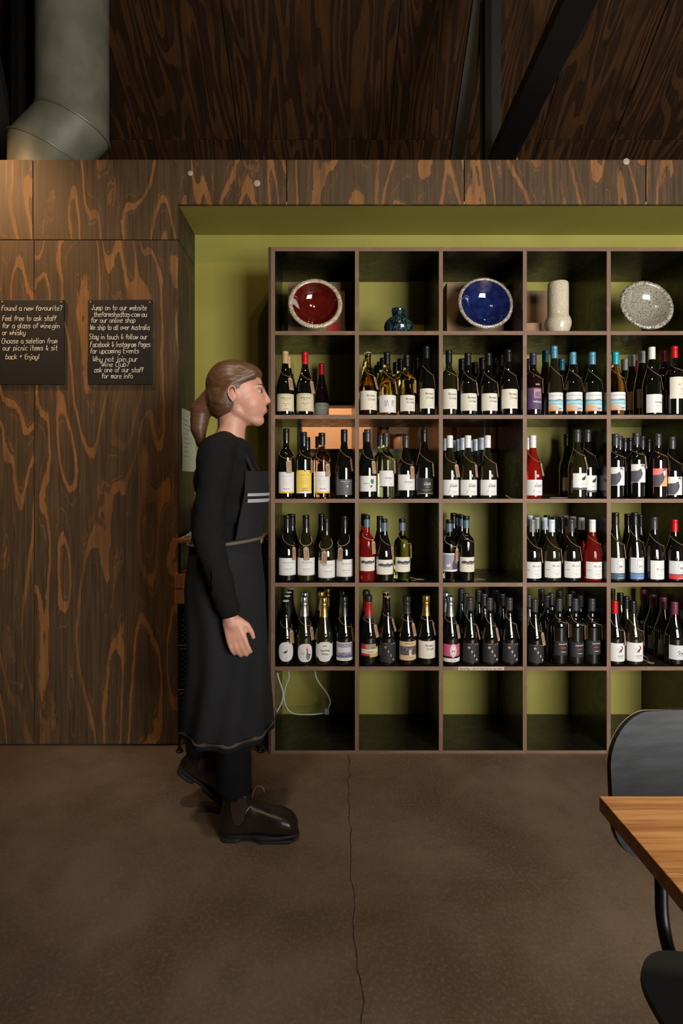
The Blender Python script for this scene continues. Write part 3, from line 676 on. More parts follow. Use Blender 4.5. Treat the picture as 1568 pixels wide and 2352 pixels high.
        lb_plainbase(W, w, h, 'white'); W.text('MILVEDON', .001, h*.40, .0098, 'g'); W.text('ESTATE', 0, h*.20, .0035, 'g'); W.text('Freycinet Coast', 0, -h*.30, .0058, 'k', shear=.4); W.text('Pinot Noir', 0, -h*.55, .0038, 'g'); W.rect(-w*.95, w*.95, -h*.93, -h*.91, 'g', 1)
    elif kind == 'ridge':
        lb_plainbase(W, w, h, 'cream'); W.frame(-w*.78, w*.78, h*.12, h*.72, .0004, 'g')
        W.wave(-w*.76, w*.76, lambda x: h*.12+h*.06*math.sin(x*300), lambda x: h*.38+h*.14*abs(math.sin(x*110+1)), 'd', 1); W.wave(-w*.35, w*.4, lambda x: -h*.02, lambda x: h*.14, 'g', 1); W.text('Spring Vale', 0, -h*.30, .005, 'g'); W.rect(-.012, .012, -h*.6, -h*.58, 'g', 1)
    elif kind == 'photo':
        lb_plainbase(W, w, h, 'white'); W.rect(-w*.92, w*.92, -h*.80, h*.86, 'l', 1)
        W.poly([(-w*.02, -h*.78), (w*.0, -h*.2), (w*.12, h*.30), (w*.22, h*.12), (w*.55, -h*.1), (w*.85, -h*.4), (w*.85, -h*.78)], 'd', 2); W.poly([(-w*.6, -h*.3), (-w*.2, -h*.1), (-w*.2, -h*.5), (-w*.55, -h*.5)], 'c', 2)
    elif kind == 'may':
        lb_plainbase(W, w, h, 'white'); W.text('M', -.012, h*.38, .0125, 'g', weight=.0001); W.text('AYFIELD', .009, h*.38, .0082, 'g')
        W.rect(-w*.9, -w*.55, -h*.03, h*.01, 'k', 1); W.rect(-w*.2, w*.9, -h*.05, -h*.03, 'g', 1); W.rect(-w*.2, w*.3, -h*.50, -h*.46, 'g', 1); W.rect(-w*.9, w*.9, -h*.32, -h*.31, 's', 1); W.rect(.000, .008, -h*.72, -h*.68, 'g', 1)
    elif kind in ('mq', 'ma', 'mr', 'mred'):
        if kind == 'mr': lb_plainbase(W, w, h, 'white'); W.frame(.0, .018, -h*.2, h*.45, .0004, 'r'); W.text('M', .009, -h*.06, .0105, 'r'); W.oval(-.013, h*.1, .004, .003, 'b', 1, 8); W.oval(.024, h*.1, .0025, .003, 'b', 1, 8); W.rect(-.012, .015, -h*.6, -h*.57, 'g', 1)
        else:
            ky = {'mq': 'q', 'ma': 'a', 'mred': 'r'}[kind]; lb_plainbase(W, w, h, 'palegrey'); W.rect(-w, w, -h, -h*.48, ky, 1); W.rect(-w, w, -h*.48, -h*.42, 'd', 2)
            W.rect(-.013, .013, -h*.18, h*.74, 'white', 1); W.frame(-.013, .013, -h*.18, h*.74, .0005, 'd' if kind != 'ma' else 'a'); W.text('M', 0, h*.02, .0200, 'k' if kind != 'ma' else 'a'); W.text('FREYCINET', .003, -h*.68, .0045, 'w'); W.rect(-.014, .014, -h*.88, -h*.84, 'w', 2)
    elif kind == 'ossa' or kind == 'ossag':
        c = 'w' if kind == 'ossa' else 'n'; lb_plainbase(W, w, h, 'blacklabel'); o = -.019
        for i, ch in enumerate('OSSA'): W.text(ch, o+.0125*i, h*(.46-.42*i), .0125, c, weight=.0006)
        W.rect(-.024, -.010, h*.90, h*.93, 'o', 1); W.rect(.008, .014, h*.86, h*.89, 'w', 1); W.rect(.019, .026, h*.86, h*.92, 'w', 1)
    elif kind == 'over':
        lb_plainbase(W, w, h, 'blacklabel'); W.text('OVER THE DAM', 0, h*.52, .0058, 'w', weight=.0002); W.text('RESERVE', 0, h*.02, .0058, 'r', weight=.0004); W.rect(-.013, .013, h*.0, h*.06, 'r', 1); W.text('TASMANIA', 0, -h*.55, .0050, 'w', weight=.0001)
    elif kind == 'swirl':
        lb_plainbase(W, w, h, 'white'); W.text('CRX', -.014, h*.30, .0085, 's')
        for s_, ky in ((0, 'k'), (.003, 'r')):
            W.poly([(-.004+s_, h*.75), (.006+s_, h*.62), (.009+s_, h*.42), (.000+s_, h*.15), (.000+s_, h*.02), (-.003+s_, h*.0), (-.003+s_, h*.18), (.006+s_, h*.45), (.003+s_, h*.60)], ky, 2)
        W.poly([(-.012, -h*.02), (-.002, h*.30), (.006, h*.42), (.000, h*.22), (-.008, -h*.02)], 'k', 2)
        for k in range(3): W.rect(-.013, .014, -h*(.36+.16*k), -h*(.32+.16*k), 'g', 1)
        W.text('SAUVIGNON BLANC', 0, -h*.42, .0036, 'k')
    elif kind == 'house' or kind == 'housed':
        lb_plainbase(W, w, h, 'palegrey' if kind == 'house' else 'slatelabel'); c = 'k' if kind == 'house' else 's'
        W.poly([(-.018, h*.02), (-.010, h*.30), (-.002, h*.02), (-.004, h*.0), (-.010, h*.22), (-.016, h*.0)], c, 1); W.rect(-.011, -.008, -h*.25, h*.0, c, 1); W.text('BARN', .010, -h*.22, .010, c, weight=.0002); W.rect(-.018, .018, -h*.42, -h*.38, c, 1)
    elif kind == 'ovalbird':
        W.oval(0, 0, w, h, 'white', 0, 32, .82); bird(W, -.002, -.0005, .0115); W.text('The Ped', 0, h*.45, .0045, 'g'); W.text('2019', 0, -h*.68, .0045, 'g')
    elif kind == 'ovalfowl':
        W.oval(0, 0, w, h, 'white', 0, 32, .78)
        W.poly([(.004, -h*.45), (.007, -h*.05), (.007, h*.18), (.012, h*.20), (.014, -h*.15), (.026, -h*.15), (.022, -h*.6), (.013, -h*.82), (.006, -h*.7)], 'd', 1)
        for k in range(5): W.rect(.006, .020, -h*(.30+.1*k), -h*(.27+.1*k), 's', 2)
        W.poly([(.005, h*.15), (.006, h*.45), (.010, h*.80), (.012, h*.45), (.014, h*.15), (.010, h*.22)], 'r', 2); W.poly([(.008, h*.48), (.010, h*.80), (.0115, h*.5)], 'y', 3); W.oval(.0095, h*.18, .0018, .002, 'w', 3, 8)
        W.text('guinea', -.012, h*.0, .0055, 'r'); W.text('SPARKLING', -.012, -h*.15, .0038, 'k')
    elif kind == 'spark':
        W.poly([(-w, -h*.5), (-w*.8, -h*.55), (-w*.45, -h*.95), (0, -h*1.02), (w*.45, -h*.95), (w*.8, -h*.55), (w, -h*.5), (w, h*.86), (w*.75, h*.72), (w*.4, h*.98), (0, h*1.02), (-w*.4, h*.98), (-w*.75, h*.72), (-w, h*.86)], 'white', 0)
        W.text('Sparkling', 0, h*.05, .0120, 'k', weight=.0002); W.text('White', 0, -h*.32, .0125, 'k', weight=.0002); W.rect(-.009, .009, h*.55, h*.60, 'k', 1); W.rect(-.011, .011, h*.66, h*.69, 'n', 1); W.text('NV', 0, -h*.6, .004, 'g')
    elif kind == 'lilac':
        lb_plainbase(W, w, h, 'l'); W.rect(-w, w, h*.9, h, 'white', 1); W.rect(-w, w, -h, -h*.68, 'white', 1); W.wave(-w, w, lambda x: -h*.68, lambda x: -h*.25+h*.2*math.sin(x*90+2), 'm', 1); W.wave(-w*.8, w*.5, lambda x: -h*.1, lambda x: h*.45, 'palegrey', 1)
        W.wave(-w, w, lambda x: -h*.35+h*.05*math.sin(x*140), lambda x: -h*.20+h*.1*math.sin(x*120+1), 'l', 2); W.text('Devils', 0, h*.60, .0085, 'white', shear=.3); W.rect(-.012, .012, -h*.86, -h*.83, 'k', 2)
    elif kind == 'varg':
        W.rect(-w, w*.5, -h*.8, h, 'r', 0); W.rect(-w*.1, w, -h, h*.5, 'n', 1); W.rect(-w*.5, w*.55, h*.3, h*1.0, 'foil', 1); W.rect(-w*.95, w*.92, -h*.45, h*.25, 'c', 2); W.frame(-w*.95, w*.92, -h*.45, h*.25, .0004, 'd', 3); W.text('RADENT', 0, -h*.26, .0078, 'k', 4, weight=.0001)
    elif kind == 'etch':
        lb_plainbase(W, w, h, 'kraftlight'); W.text('SPRING VALE', 0, h*.72, .0078, 'b'); W.rect(-w*.92, w*.92, -h*.45, h*.48, 'd', 1)
        rg = random.Random(5)
        for k in range(46): W.oval(rg.uniform(-w*.86, w*.86), rg.uniform(-h*.38, h*.40), rg.uniform(.0006, .002), rg.uniform(.0006, .0018), 'kraftlight', 2, 6)
        W.oval(.003, -.001, .0078, .0088, 'kraftlight', 3, 18); W.poly([(-.003, -h*.45), (-.001, -h*.1), (.006, -h*.2), (.012, -h*.5)], 'c', 4); W.rect(-w*.4, w*.4, -h*.75, -h*.72, 'b', 1)
    elif kind == 'pinkm':
        W.rect(-w, w, -h*.42, h*.88, 'p', 0); W.oval(0, h*.2, .0165, h*.72, 'roselabel', 1, 24); W.rect(-.011, .011, -h*.2, h*.68, 'white', 2); W.frame(-.011, .011, -h*.2, h*.68, .0006, 'd', 3); W.text('M', 0, h*.0, .0170, 'k', 4); W.rect(-w, w, -h, -h*.60, 'white', 0); W.text('Brut Rose', 0, -h*.86, .0062, 'k', 1, shear=.3)
PAPC = {'vellum': (0.72, 0.64, 0.44), 'greygreen': (0.30, 0.31, 0.26), 'cream': (0.80, 0.75, 0.63), 'white': (0.80, 0.79, 0.77), 'palegrey': (0.66, 0.67, 0.69), 'yellowlabel': (0.85, 0.62, 0.10), 'smokegrey': (0.10, 0.10, 0.11), 'blacklabel': (0.022, 0.022, 0.024), 'kraftlabel': (0.42, 0.27, 0.16), 'kraftlight': (0.66, 0.48, 0.28),
 'slatelabel': (0.20, 0.20, 0.21), 'seadeep': (0.09, 0.22, 0.30), 'seapale': (0.55, 0.74, 0.78), 'medal': (0.62, 0.62, 0.60), 'darkleaf': (0.03, 0.04, 0.03), 'foil': (0.36, 0.30, 0.20), 'roselabel': (0.85, 0.55, 0.62)}
LOOK = {'gorge': 'wide vellum label', 'gorgeg': 'grey-green label', 'bream': 'cream lettered label', 'nuts': 'white doodled label', 'wild': 'violet-orange label', 'sea': 'painted seascape label', 'thorn': 'white spaced-letter label', 'wlab': 'tall cream label', 'kraft': 'kraft label',
 'coaw': 'white gold-footed label', 'coay': 'yellow label', 'smoke': 'smoky grey label', 'dar': 'white lowercase-lettered label', 'leafd': 'green leaf label', 'galad': 'black script label', 'gala': 'white script label', 'holly': 'white dark-leaf label', 'fowlw': 'white bird-portrait label', 'fowlp': 'pink bird label',
 'milv': 'white square label', 'ridge': 'cream ridge-sketch label', 'photo': 'grey picture label', 'may': 'white wide label', 'mq': 'grey monogram label', 'ma': 'blue monogram label', 'mr': 'white label with red monogram', 'mred': 'red-footed monogram label', 'ossa': 'black diagonal-letter label', 'ossag': 'black gold-letter label', 'over': 'black red-striped label',
 'swirl': 'white swirl label', 'house': 'pale house label', 'housed': 'slate house label', 'ovalbird': 'oval bird label', 'ovalfowl': 'oval fowl label', 'spark': 'ornate white label', 'lilac': 'lilac landscape label', 'varg': 'red-gold ribbon label', 'etch': 'tan engraved label', 'pinkm': 'pink monogram label', '': 'no visible label'}
def paper(k):
    if k in PAPC: return PAP(k, PAPC[k], 0.6)
    return ink(k)
M_TWINE = plain('jute_twine', (0.42, 0.27, 0.14), 0.85)
M_WTWINE = plain('pale_twine', (0.62, 0.55, 0.42), 0.85)
def kraft():
    n = Nd('kraft_card'); f = n.noise(n.obj(), 300.0, 3); g = n.noise(n.obj(), 30.0, 2)
    c = n.mix(n.step(f, 0.35, 0.7), (0.36, 0.22, 0.125, 1), (0.44, 0.28, 0.165, 1)); return n.out(c, 0.7)
M_KRAFT = kraft(); M_EYE = plain('paper_eyelet', (0.80, 0.78, 0.72), 0.6); M_PEN = plain('pen_ink', (0.035, 0.025, 0.03), 0.6)
def tag_mesh(variant):
    k = ('tag', variant)
    if k in MESHC: return MESHC[k]
    rg = random.Random(variant); w_, L = .0125, .060; m = MB()
    poly = [(-w_, -L), (w_, -L), (w_, -.007), (w_*.55, 0), (-w_*.55, 0), (-w_, -.007)]
    m.prism(poly, .0006, 'y', 0, -.0003)
    hr = .0017
    m.lathe([(hr+.0014, 0), (hr+.0014, .0003), (hr, .0003)], 12, 1, cap0=False, cap1=False); 
    n12 = 12*3; base = len(m.v)-n12
    for i in range(base, len(m.v)):
        x, y, z = m.v[i]; m.v[i] = (x, -.0004-z, -.006+y)
    m.add([(hr*math.cos(2*PI*q/10), -.00045, -.006+hr*math.sin(2*PI*q/10)) for q in range(10)], [tuple(range(10))], 2)
    words = [('coupe rose', 'pinot gris'), ('freycinet', 'pinot noir'), ('gorge', 'riesling'), ('east coast', 'chard'), ('bicheno', '$35')][variant % 5]
    for li, wd in enumerate(words):     # writing runs down the tag
        mm = MB(); hand(mm, wd, 0, 0, .0062, .0007, 0, rg)
        x0 = .0035-li*.0085
        m.add([(x0+v[2], -.0005, -.012-v[0]*.95) for v in mm.v if True], mm.f, 2)
    MESHC[k] = m.mesh('neck_tag', [M_KRAFT, M_EYE, M_PEN]); return MESHC[k]

ORD = ['leftmost', 'second', 'third', 'fourth', 'fifth', 'sixth']
COLN = ['first', 'second', 'third', 'fourth', 'fifth']; ROWN = {2: 'second', 3: 'third', 4: 'fourth', 5: 'fifth'}
def shelf_top(row): return SZ[row] + TH/2 + 0.0002
placed = {}
def bottle(row, col, spec, idx, front, n_in, depth):
    px, top, kind, gl, cap, lab, l0, l1, tg = spec
    y = SY + depth; x = PX(px, y); z = shelf_top(row)
    R, _ = profile(kind, 0.3)
    key = (row, col); lst = placed.setdefault(key, [])
    lo, hi = SX[col-1]+TH/2+R+.001, SX[col]-TH/2-R-.001
    for it in range(200):
        x = min(max(PX(px, y), lo), hi)
        bad = [q for q in lst if (q[0]-x)**2+(q[1]-y)**2 < (q[2]+R+.0008)**2]
        if not bad: break
        if y < SY+SD-R-.002: y += .002
        else:
            q = bad[0]; px += (1 if x >= q[0] else -1)*0.7
    if bad: print('BOTTLE DROPPED', row, col, spec[:5]); return None
    lst.append((x, y, R))
    H = PZ(top, y) - z
    H = max(.283 if kind != 'chp' else .29, min(.335, H))
    H = round(H/.004)*.004
    R, pr = profile(kind, H)
    foil = 'open' if cap in ('crown', 'cork') else ('foil' if cap in ('gold', 'silv', 'dsil', 'redf', 'bkf') else 'cap')
    o = link('wine_bottle', body_mesh(kind, H, gl, foil)); o.location = (x, y, z)
    place = f'{ORD[idx] if idx else "leftmost"} {"in front" if front else "standing behind"}, {ROWN[row]} shelf {COLN[col-1]} column'
    if front: lk = f'{GLN[gl]} bottle, {CAPC[cap][1]} cap, {LOOK[lab]}' if lab else f'{GLN[gl]} bottle, {CAPC[cap][1]} cap'
    else: lk = f'{GLN[gl]} bottle, {CAPC[cap][1]} cap'
    tag(o, f'{lk}, {place}', 'bottle', f'wine bottles on the {ROWN[row]} shelf, {COLN[col-1]} column')
    c = link('bottle_cap', cap_mesh(kind, H, cap)); c.parent = o
    if c.name.startswith('bottle_cap'): c['label'] = CAPC[cap][1] + ' cap'
    face = math.atan2(x, y)*-1          # bottles face the room, a touch at random
    if lab:
        if l0 is None: l0r, l1r = (.045, .135)
        else:
            yf = y - R; l1r, l0r = PZ(l0, yf)-z, PZ(l1, yf)-z
        l0r = max(.012, l0r); l1r = min(l1r, .215)
        wd = {'bur': .052, 'bdx': .046, 'flu': .046, 'osa': .052, 'chp': .050}[kind]
        if lab in ('ovalbird', 'ovalfowl'): wd = .037
        if lab == 'spark': wd = .047
        if lab in ('over',): wd = .038
        if lab in ('fowlw', 'fowlp', 'holly', 'ma', 'mq', 'mr'): wd = .042
        W = Wrap(R, (l0r+l1r)/2, (.16 if lab not in ('fowlw', 'fowlp') else 0.05) + random.uniform(-.05, .05))
        make_label(lab, W, wd, (l1r-l0r)/2)
        keys = list(W.parts); m = MB(); base = keys[0]
        lo_ = W.parts.pop(base).build('label', [paper(base)], o, smooth=60)
        if W.parts:
            mm = MB(); ks = list(W.parts)
            for i, k in enumerate(ks): mm.add(W.parts[k].v, W.parts[k].f, i)
            pr_o = link('printing', bpy.data.meshes.new('printing')); me = pr_o.data
            me.from_pydata(mm.v, [], mm.f)
            for k in ks: me.materials.append(paper(k))
            me.polygons.foreach_set('material_index', mm.mi); me.polygons.foreach_set('use_smooth', [True]*len(me.polygons)); pr_o.parent = lo_
    if tg:
        # twine loop hugging the shoulder, lowest at the tag
        al, dz, front_tag = tg
        al_r = math.radians(al)
        zlo = (.56 if kind == 'bur' else .60 if kind == 'bdx' else .54)*H + dz; zhi = min(.74*H, zlo + .055)
        if kind == 'chp': zlo, zhi = .60*H+dz, .68*H
        pts = []
        for q in range(26):
            a = 2*PI*q/26; hz = zhi + (zlo-zhi)*(1+math.cos(a-al_r))/2
            r = rad(pr, hz)+.0016+(.001 if foil == 'foil' else 0); pts.append((r*math.sin(a), -r*math.cos(a), hz))
        tm = MB(); tm.tube(pts, .0009, 5, closed=True)
        r1 = rad(pr, zlo)+.0028+(.002 if foil == 'foil' else 0); A = Vector((r1*math.sin(al_r), -r1*math.cos(al_r), zlo))
        ztag = zlo-.006; rt = rad(pr, ztag)+.0032+(.002 if foil == 'foil' else 0); tp = Vector((rt*math.sin(al_r), -rt*math.cos(al_r), ztag))
        # free ends of the knot
        e = Vector((math.cos(al_r), math.sin(al_r), 0))
        out_ = Vector((math.sin(al_r), -math.cos(al_r), 0))
        tm.tube([A, A+out_*.004-e*.006+Vector((0,0,.002)), A+out_*.006-e*.013-Vector((0,0,.004))], .0008, 5)
        tm.tube([A, A+out_*.002+Vector((0,0,-.003)), tp+out_*.001+Vector((0,0,-.004))], .0008, 5)
        two = tm.build('twine', [M_WTWINE if row in (4,) and front_tag else M_TWINE], o, smooth=60)
        v = random.randrange(5); t = link('neck_tag', tag_mesh(v)); t.parent = o
        zb = ztag-.060; rb = max(rad(pr, max(zb, 0)), rad(pr, ztag-.03)+.0)+.0045
        lean = math.atan2(max(0, rb-rt), .060)
        zax = (Vector((0,0,1))*math.cos(lean) - out_*math.sin(lean)).normalized(); xax = e; yax = zax.cross(xax)
        t.matrix_parent_inverse = Matrix(); M = Matrix((xax, yax, zax)).transposed().to_4x4(); M.translation = tp+out_*.0015
        rl = Matrix.Rotation(random.uniform(-.10, .10), 4, 'Y'); t.matrix_basis = M @ rl
    return o
S = lambda a=72, dz=0.0: (a, dz, False)       # tag at the side
Fr = lambda a=8, dz=0.0: (a, dz, True)        # tag at the front
BOT = {
(2,1): ([(653,808,'bur','dk','tn','gorge',904,944,S(42,.012)),(700,810,'bur','dk','rd','gorge',903,944,S(52,.0))], [(662,818,'bur','dk','tn','',0,0,None,1),(667,834,'bur','dk','tn','',0,0,None,2),(738,836,'flu','pl','rd','gorgeg',925,953,None,3)]),
(2,2): ([(844.5,810,'bur','am','crown','bream',897,941,S(62,.02)),(888.5,810,'bur','yl','bk','nuts',907,947,S(68,.0)),(934,835,'bdx','yl','bk','bream',907,944,S(60,.0)),(979,796,'flu','dk','bk','bream',892,938,S(70,.015))], [(836,822,'bur','gr','crown','',0,0,None,1),(830,838,'bur','gr','crown','',0,0,None,2),(879,823,'bur','yl','bk','',0,0,None,1),(872,832,'bur','yl','bk','',0,0,None,2),(866,840,'bur','yl','bk','',0,0,None,3),(919,844,'bdx','yl','bk','',0,0,None,1),(909,851,'bdx','yl','bk','',0,0,None,2),(957,822,'flu','dk','bk','',0,0,None,1.5)]),
(2,3): ([(1030,806,'bdx','ol','bk','bream',893,939,S(65,.0)),(1074,811,'bur','dk','bk','bream',903,943,S(62,-.005)),(1121,811,'bur','dk','bk','bream',903,943,S(66,-.01)),(1167,804,'bur','dk','bk','bream',893,938,S(70,.015))], [(1060,824,'bdx','dk','bk','',0,0,None,1),(1089,832,'bdx','dk','bk','',0,0,None,2),(1107,823,'bdx','dk','bk','',0,0,None,1),(1136,832,'bdx','dk','bk','',0,0,None,2),(1150,814,'bdx','dk','bk','',0,0,None,1),(1186,821,'bdx','dk','bk','',0,0,None,2)]),
(2,4): ([(1224,811,'bdx','pl','pu','wild',890,940,S(64,-.005)),(1272,796,'flu','ol','bl','sea',901,944,S(64,.01)),(1315,810,'bur','dk','bl','sea',900,944,S(72,.01)),(1363.5,810,'bur','dk','bl','sea',900,944,S(72,.0))], [(1252,806,'flu','ol','tl','',0,0,None,1),(1289,825,'flu','dk','tl','',0,0,None,1.4),(1214,825,'bdx','dk','bk','',0,0,None,1.5),(1299,836,'bdx','dk','bk','',0,0,None,2.5),(1340,834,'bur','dk','bk','',0,0,None,2)]),
(2,5): ([(1413,809,'bur','am','tq','sea',900,942,S(66,.01)),(1496,798,'bur','dk','wh','thorn',905,948,S(56,.005)),(1548,795,'bdx','dk','rd','wlab',865,915,S(58,.01))], [(1433,825,'flu','ol','wg','',0,0,None,2.4),(1450,816,'flu','ol','wg','kraft',None,None,None,1.6),(1473,807,'flu','ol','wg','kraft',None,None,None,.7),(1522,806,'bdx','dk','dr','',0,0,None,1),(1463,829,'flu','pl','dr','',0,0,None,3)]),
(3,1): ([(657,984,'bdx','dk','bk','coaw',1084,1133,Fr(20,-.012)),(697,993,'bdx','dk','bk','coay',1080,1133,S(66,.0)),(739,994,'bdx','am','bk','coaw',1083,1133,Fr(38,-.015)),(790,986,'bur','dk','bk','smoke',1101,1137,S(64,.01))], [(705,1004,'bdx','dk','bk','',0,0,None,1.2),(731,1003,'bdx','am','bk','',0,0,None,1.2)]),
(3,2): ([(839,986,'bur','dk','gy','leafd',1093,1129,Fr(40,.0)),(886,995,'bdx','pg','gy','dar',1081,1117,S(66,.0)),(931.5,1000,'bur','dk','gy','dar',1090,1126,Fr(36,-.008)),(973.5,986,'bur','dk','bk','galad',1098,1135,S(66,-.012))], [(832,992,'bur','dk','gy','',0,0,None,1.2),(874,1000,'bdx','pg','gy','',0,0,None,1.2)]),
(3,3): ([(1031,1001,'bur','ol','wh','gala',1102,1138,Fr(36,.0)),(1074,1001,'bur','ol','wh','gala',1102,1138,S(52,.0)),(1119,1001,'bur','ol','wh','gala',1102,1138,S(64,.0))], [(1016,1009,'bur','ol','lb','',0,0,None,1),(1043,1012,'bur','ol','lb','',0,0,None,3),(1053,1009,'bur','ol','lb','',0,0,None,2),(1062,1005,'bur','ol','lb','',0,0,None,1),(1083,1012,'bur','ol','lb','',0,0,None,3),(1092,1009,'bur','ol','lb','',0,0,None,2),(1104,1005,'bur','ol','lb','',0,0,None,1)]),
(3,4): ([(1223,1001,'bur','ro','wh','gala',1102,1138,S(52,.005)),(1325,986,'bur','ol','gy','holly',1087,1120,S(52,.02)),(1369,986,'bur','dk','gy','holly',1092,1126,S(66,.02))], [(1211,1006,'bur','ro','wh','',0,0,None,1),(1301,997,'bur','dk','bk','holly',1097,1127,None,2.4),(1346,990,'bur','dk','gy','',0,0,None,1.4)]),
(3,5): ([(1413,996,'bdx','dk','gy','fowlw',1073,1115,S(64,.01)),(1460.5,994,'bdx','dk','gy','fowlw',1066,1108,S(48,.02)),(1510,996,'bdx','pl','gy','fowlp',1076,1117,S(70,.015)),(1550,1002,'bur','dk','gy','fowlw',1095,1137,S(60,.0))], [(1422,1001,'bdx','dk','gy','',0,0,None,1),(1434,1007,'bdx','dk','bk','',0,0,None,2),(1445.5,1005,'bdx','dk','bk','',0,0,None,3),(1474.5,1001,'bdx','dk','gy','',0,0,None,1),(1489,1009,'bdx','dk','bk','',0,0,None,2)]),
(4,1): ([(659,1184,'bur','dk','bk','milv',1282,1322,S(56,-.005)),(702.5,1183,'bur','ol','bk','milv',1282,1322,Fr(2,-.004)),(749,1190,'bur','ol','bk','milv',1288,1328,Fr(-12,-.012)),(791,1186,'bur','dk','bk','milv',1285,1325,Fr(-30,-.004))], [(671,1181,'bur','dk','bk','',0,0,None,1.2),(738,1181,'bur','ol','bk','',0,0,None,1.2),(667,1180,'bur','dk','bk','',0,0,None,3)]),
(4,2): ([(842,1184,'bdx','ro','bg','ridge',1280,1312,Fr(44,.01)),(882,1191,'bur','dk','bg','ridge',1286,1320,S(62,.005)),(923,1190,'bdx','gr','bg','ridge',1280,1314,S(70,.0))], [(838,1182,'bdx','ro','bk','',0,0,None,1.2),(834,1179,'bdx','ro','bk','',0,0,None,2.2),(872,1185,'bur','dk','bk','',0,0,None,1.2)]),
(4,3): ([(1031,1192,'bdx','yl','bg','photo',1271,1313,Fr(46,-.01)),(1070,1185,'bdx','dk','bg','ridge',1280,1314,S(74,.0))], [(1059,1182,'bdx','dk','bg','',0,0,None,1.1),(1052,1180,'bdx','dk','bg','',0,0,None,2.1),(1041,1177,'bdx','dk','bk','',0,0,None,3.1)]),
(4,4): ([(1221,1192,'bur','dk','sg','may',1291,1329,S(60,-.008)),(1266,1192,'bur','ol','lb','may',1290,1328,S(62,-.01)),(1311,1193,'bur','dk','gy','may',1290,1328,S(62,.0)),(1360.5,1192,'bur','ro','wh','may',1291,1330,S(68,.015))], [(1230.5,1187,'bur','ol','lb','',0,0,None,2),(1216,1184,'bur','dk','lb','',0,0,None,3),(1249,1188,'bur','ol','lb','',0,0,None,1),(1255,1183,'bur','dk','bk','',0,0,None,3),(1271,1187,'bur','dk','bk','',0,0,None,2),(1288,1188,'bur','dk','bk','',0,0,None,1),(1298,1183,'bur','am','wg','',0,0,None,3),(1315,1185,'bur','am','wg','',0,0,None,2),(1334.5,1188,'bur','am','wg','',0,0,None,1)]),
(4,5): ([(1413,1178,'flu','ol','bk','mq',1282,1333,S(56,.0)),(1457,1178,'flu','dk','bk','ma',1281,1333,S(66,.01)),(1501,1187,'bur','dk','gy','mr',1288,1332,S(60,.0)),(1550,1192,'bur','dk','rd','mred',1289,1333,S(58,.01))], [(1441,1180,'flu','dk','bk','',0,0,None,2),(1469,1182,'flu','dk','bk','',0,0,None,1.2)]),
(5,1): ([(655,1377,'chp','dk','crown','ovalbird',1475,1520,S(48,-.01)),(698.5,1368,'chp','ol','silv','ovalfowl',1479,1524,S(56,-.01)),(743.5,1369,'chp','ol','gold','spark',1475,1520,None),(790,1367,'chp','dk','dsil','lilac',1476,1518,S(66,-.015))], [(658,1367,'chp','dk','crown','',0,0,None,1),(662,1358,'chp','dk','crown','',0,0,None,2),(667,1350,'chp','dk','crown','',0,0,None,3),(700,1359,'chp','ol','silv','',0,0,None,1.2),(738,1358,'chp','ol','gold','',0,0,None,1.2),(753,1351,'chp','ol','gold','',0,0,None,2.4),(788,1355,'chp','dk','dsil','',0,0,None,1.2)]),
(5,2): ([(846,1366,'chp','dk','redf','varg',1480,1510,S(50,.0)),(888.5,1368,'osa','dk','cork','ossag',1477,1522,S(66,.045)),(933.7,1368,'chp','dk','bkf','etch',1474,1517,S(50,.01)),(978,1366,'chp','dk','gold','bream',1473,1513,S(62,.01))], [(839,1355,'chp','dk','redf','',0,0,None,1.2),(885,1359,'osa','dk','cork','',0,0,None,1.2)]),
(5,3): ([(1033,1368,'chp','dk','silv','pinkm',1478,1521,S(52,.0)),(1078.6,1371,'osa','dk','gy','ossa',1478,1522,S(66,.015)),(1123.5,1372,'osa','dk','gy','ossa',1478,1522,S(52,.01)),(1169,1372,'osa','dk','gy','ossa',1478,1522,S(68,.02))], [(1024,1359,'chp','dk','silv','',0,0,None,1),(1070,1362,'osa','dk','gy','',0,0,None,1.1),(1059,1353,'osa','dk','gy','',0,0,None,2.2),(1111,1363,'osa','dk','gy','',0,0,None,1.1),(1098,1354,'osa','dk','gy','',0,0,None,2.2),(1153,1363,'osa','dk','gy','',0,0,None,1.1),(1139,1354,'osa','dk','gy','',0,0,None,2.2)]),
(5,4): ([(1227,1375,'osa','dk','gy','ossa',1481,1526,S(40,-.005)),(1283,1374,'bdx','dk','gy','over',1473,1506,S(62,.01)),(1320,1374,'bdx','dk','gy','over',1476,1510,S(60,.0)),(1358,1373,'bdx','dk','gy','over',1472,1504,S(72,.0))], [(1214,1366,'osa','dk','gy','',0,0,None,1.2),(1256,1366,'bdx','dk','gy','',0,0,None,.8),(1266,1361,'bdx','dk','gy','',0,0,None,1.7),(1243,1353,'bdx','dk','gy','',0,0,None,2.8),(1306,1364,'bdx','dk','gy','',0,0,None,1.2),(1284,1357,'bdx','dk','gy','',0,0,None,2.4),(1344,1367,'bdx','dk','gy','',0,0,None,1.2),(1315,1356,'bdx','dk','gy','',0,0,None,2.6)]),
(5,5): ([(1411,1379,'bur','dk','rd','swirl',1478,1520,S(50,-.005)),(1452.8,1379,'bur','ol','bk','swirl',1477,1520,S(74,-.01)),(1552,1382,'bur','dk','pm','house',1483,1516,None)], [(1437,1370,'bur','ol','bk','',0,0,None,1.2),(1424,1361,'bur','ol','bk','',0,0,None,2.2),(1405,1352,'bur','dk','bk','',0,0,None,2.4),(1527,1371,'bur','pl','pm','housed',1471,1504,None,.9),(1503,1365,'bur','pl','pm','housed',1460,1491,None,1.8),(1477,1354,'bur','pl','pm','',0,0,None,3)]),
}
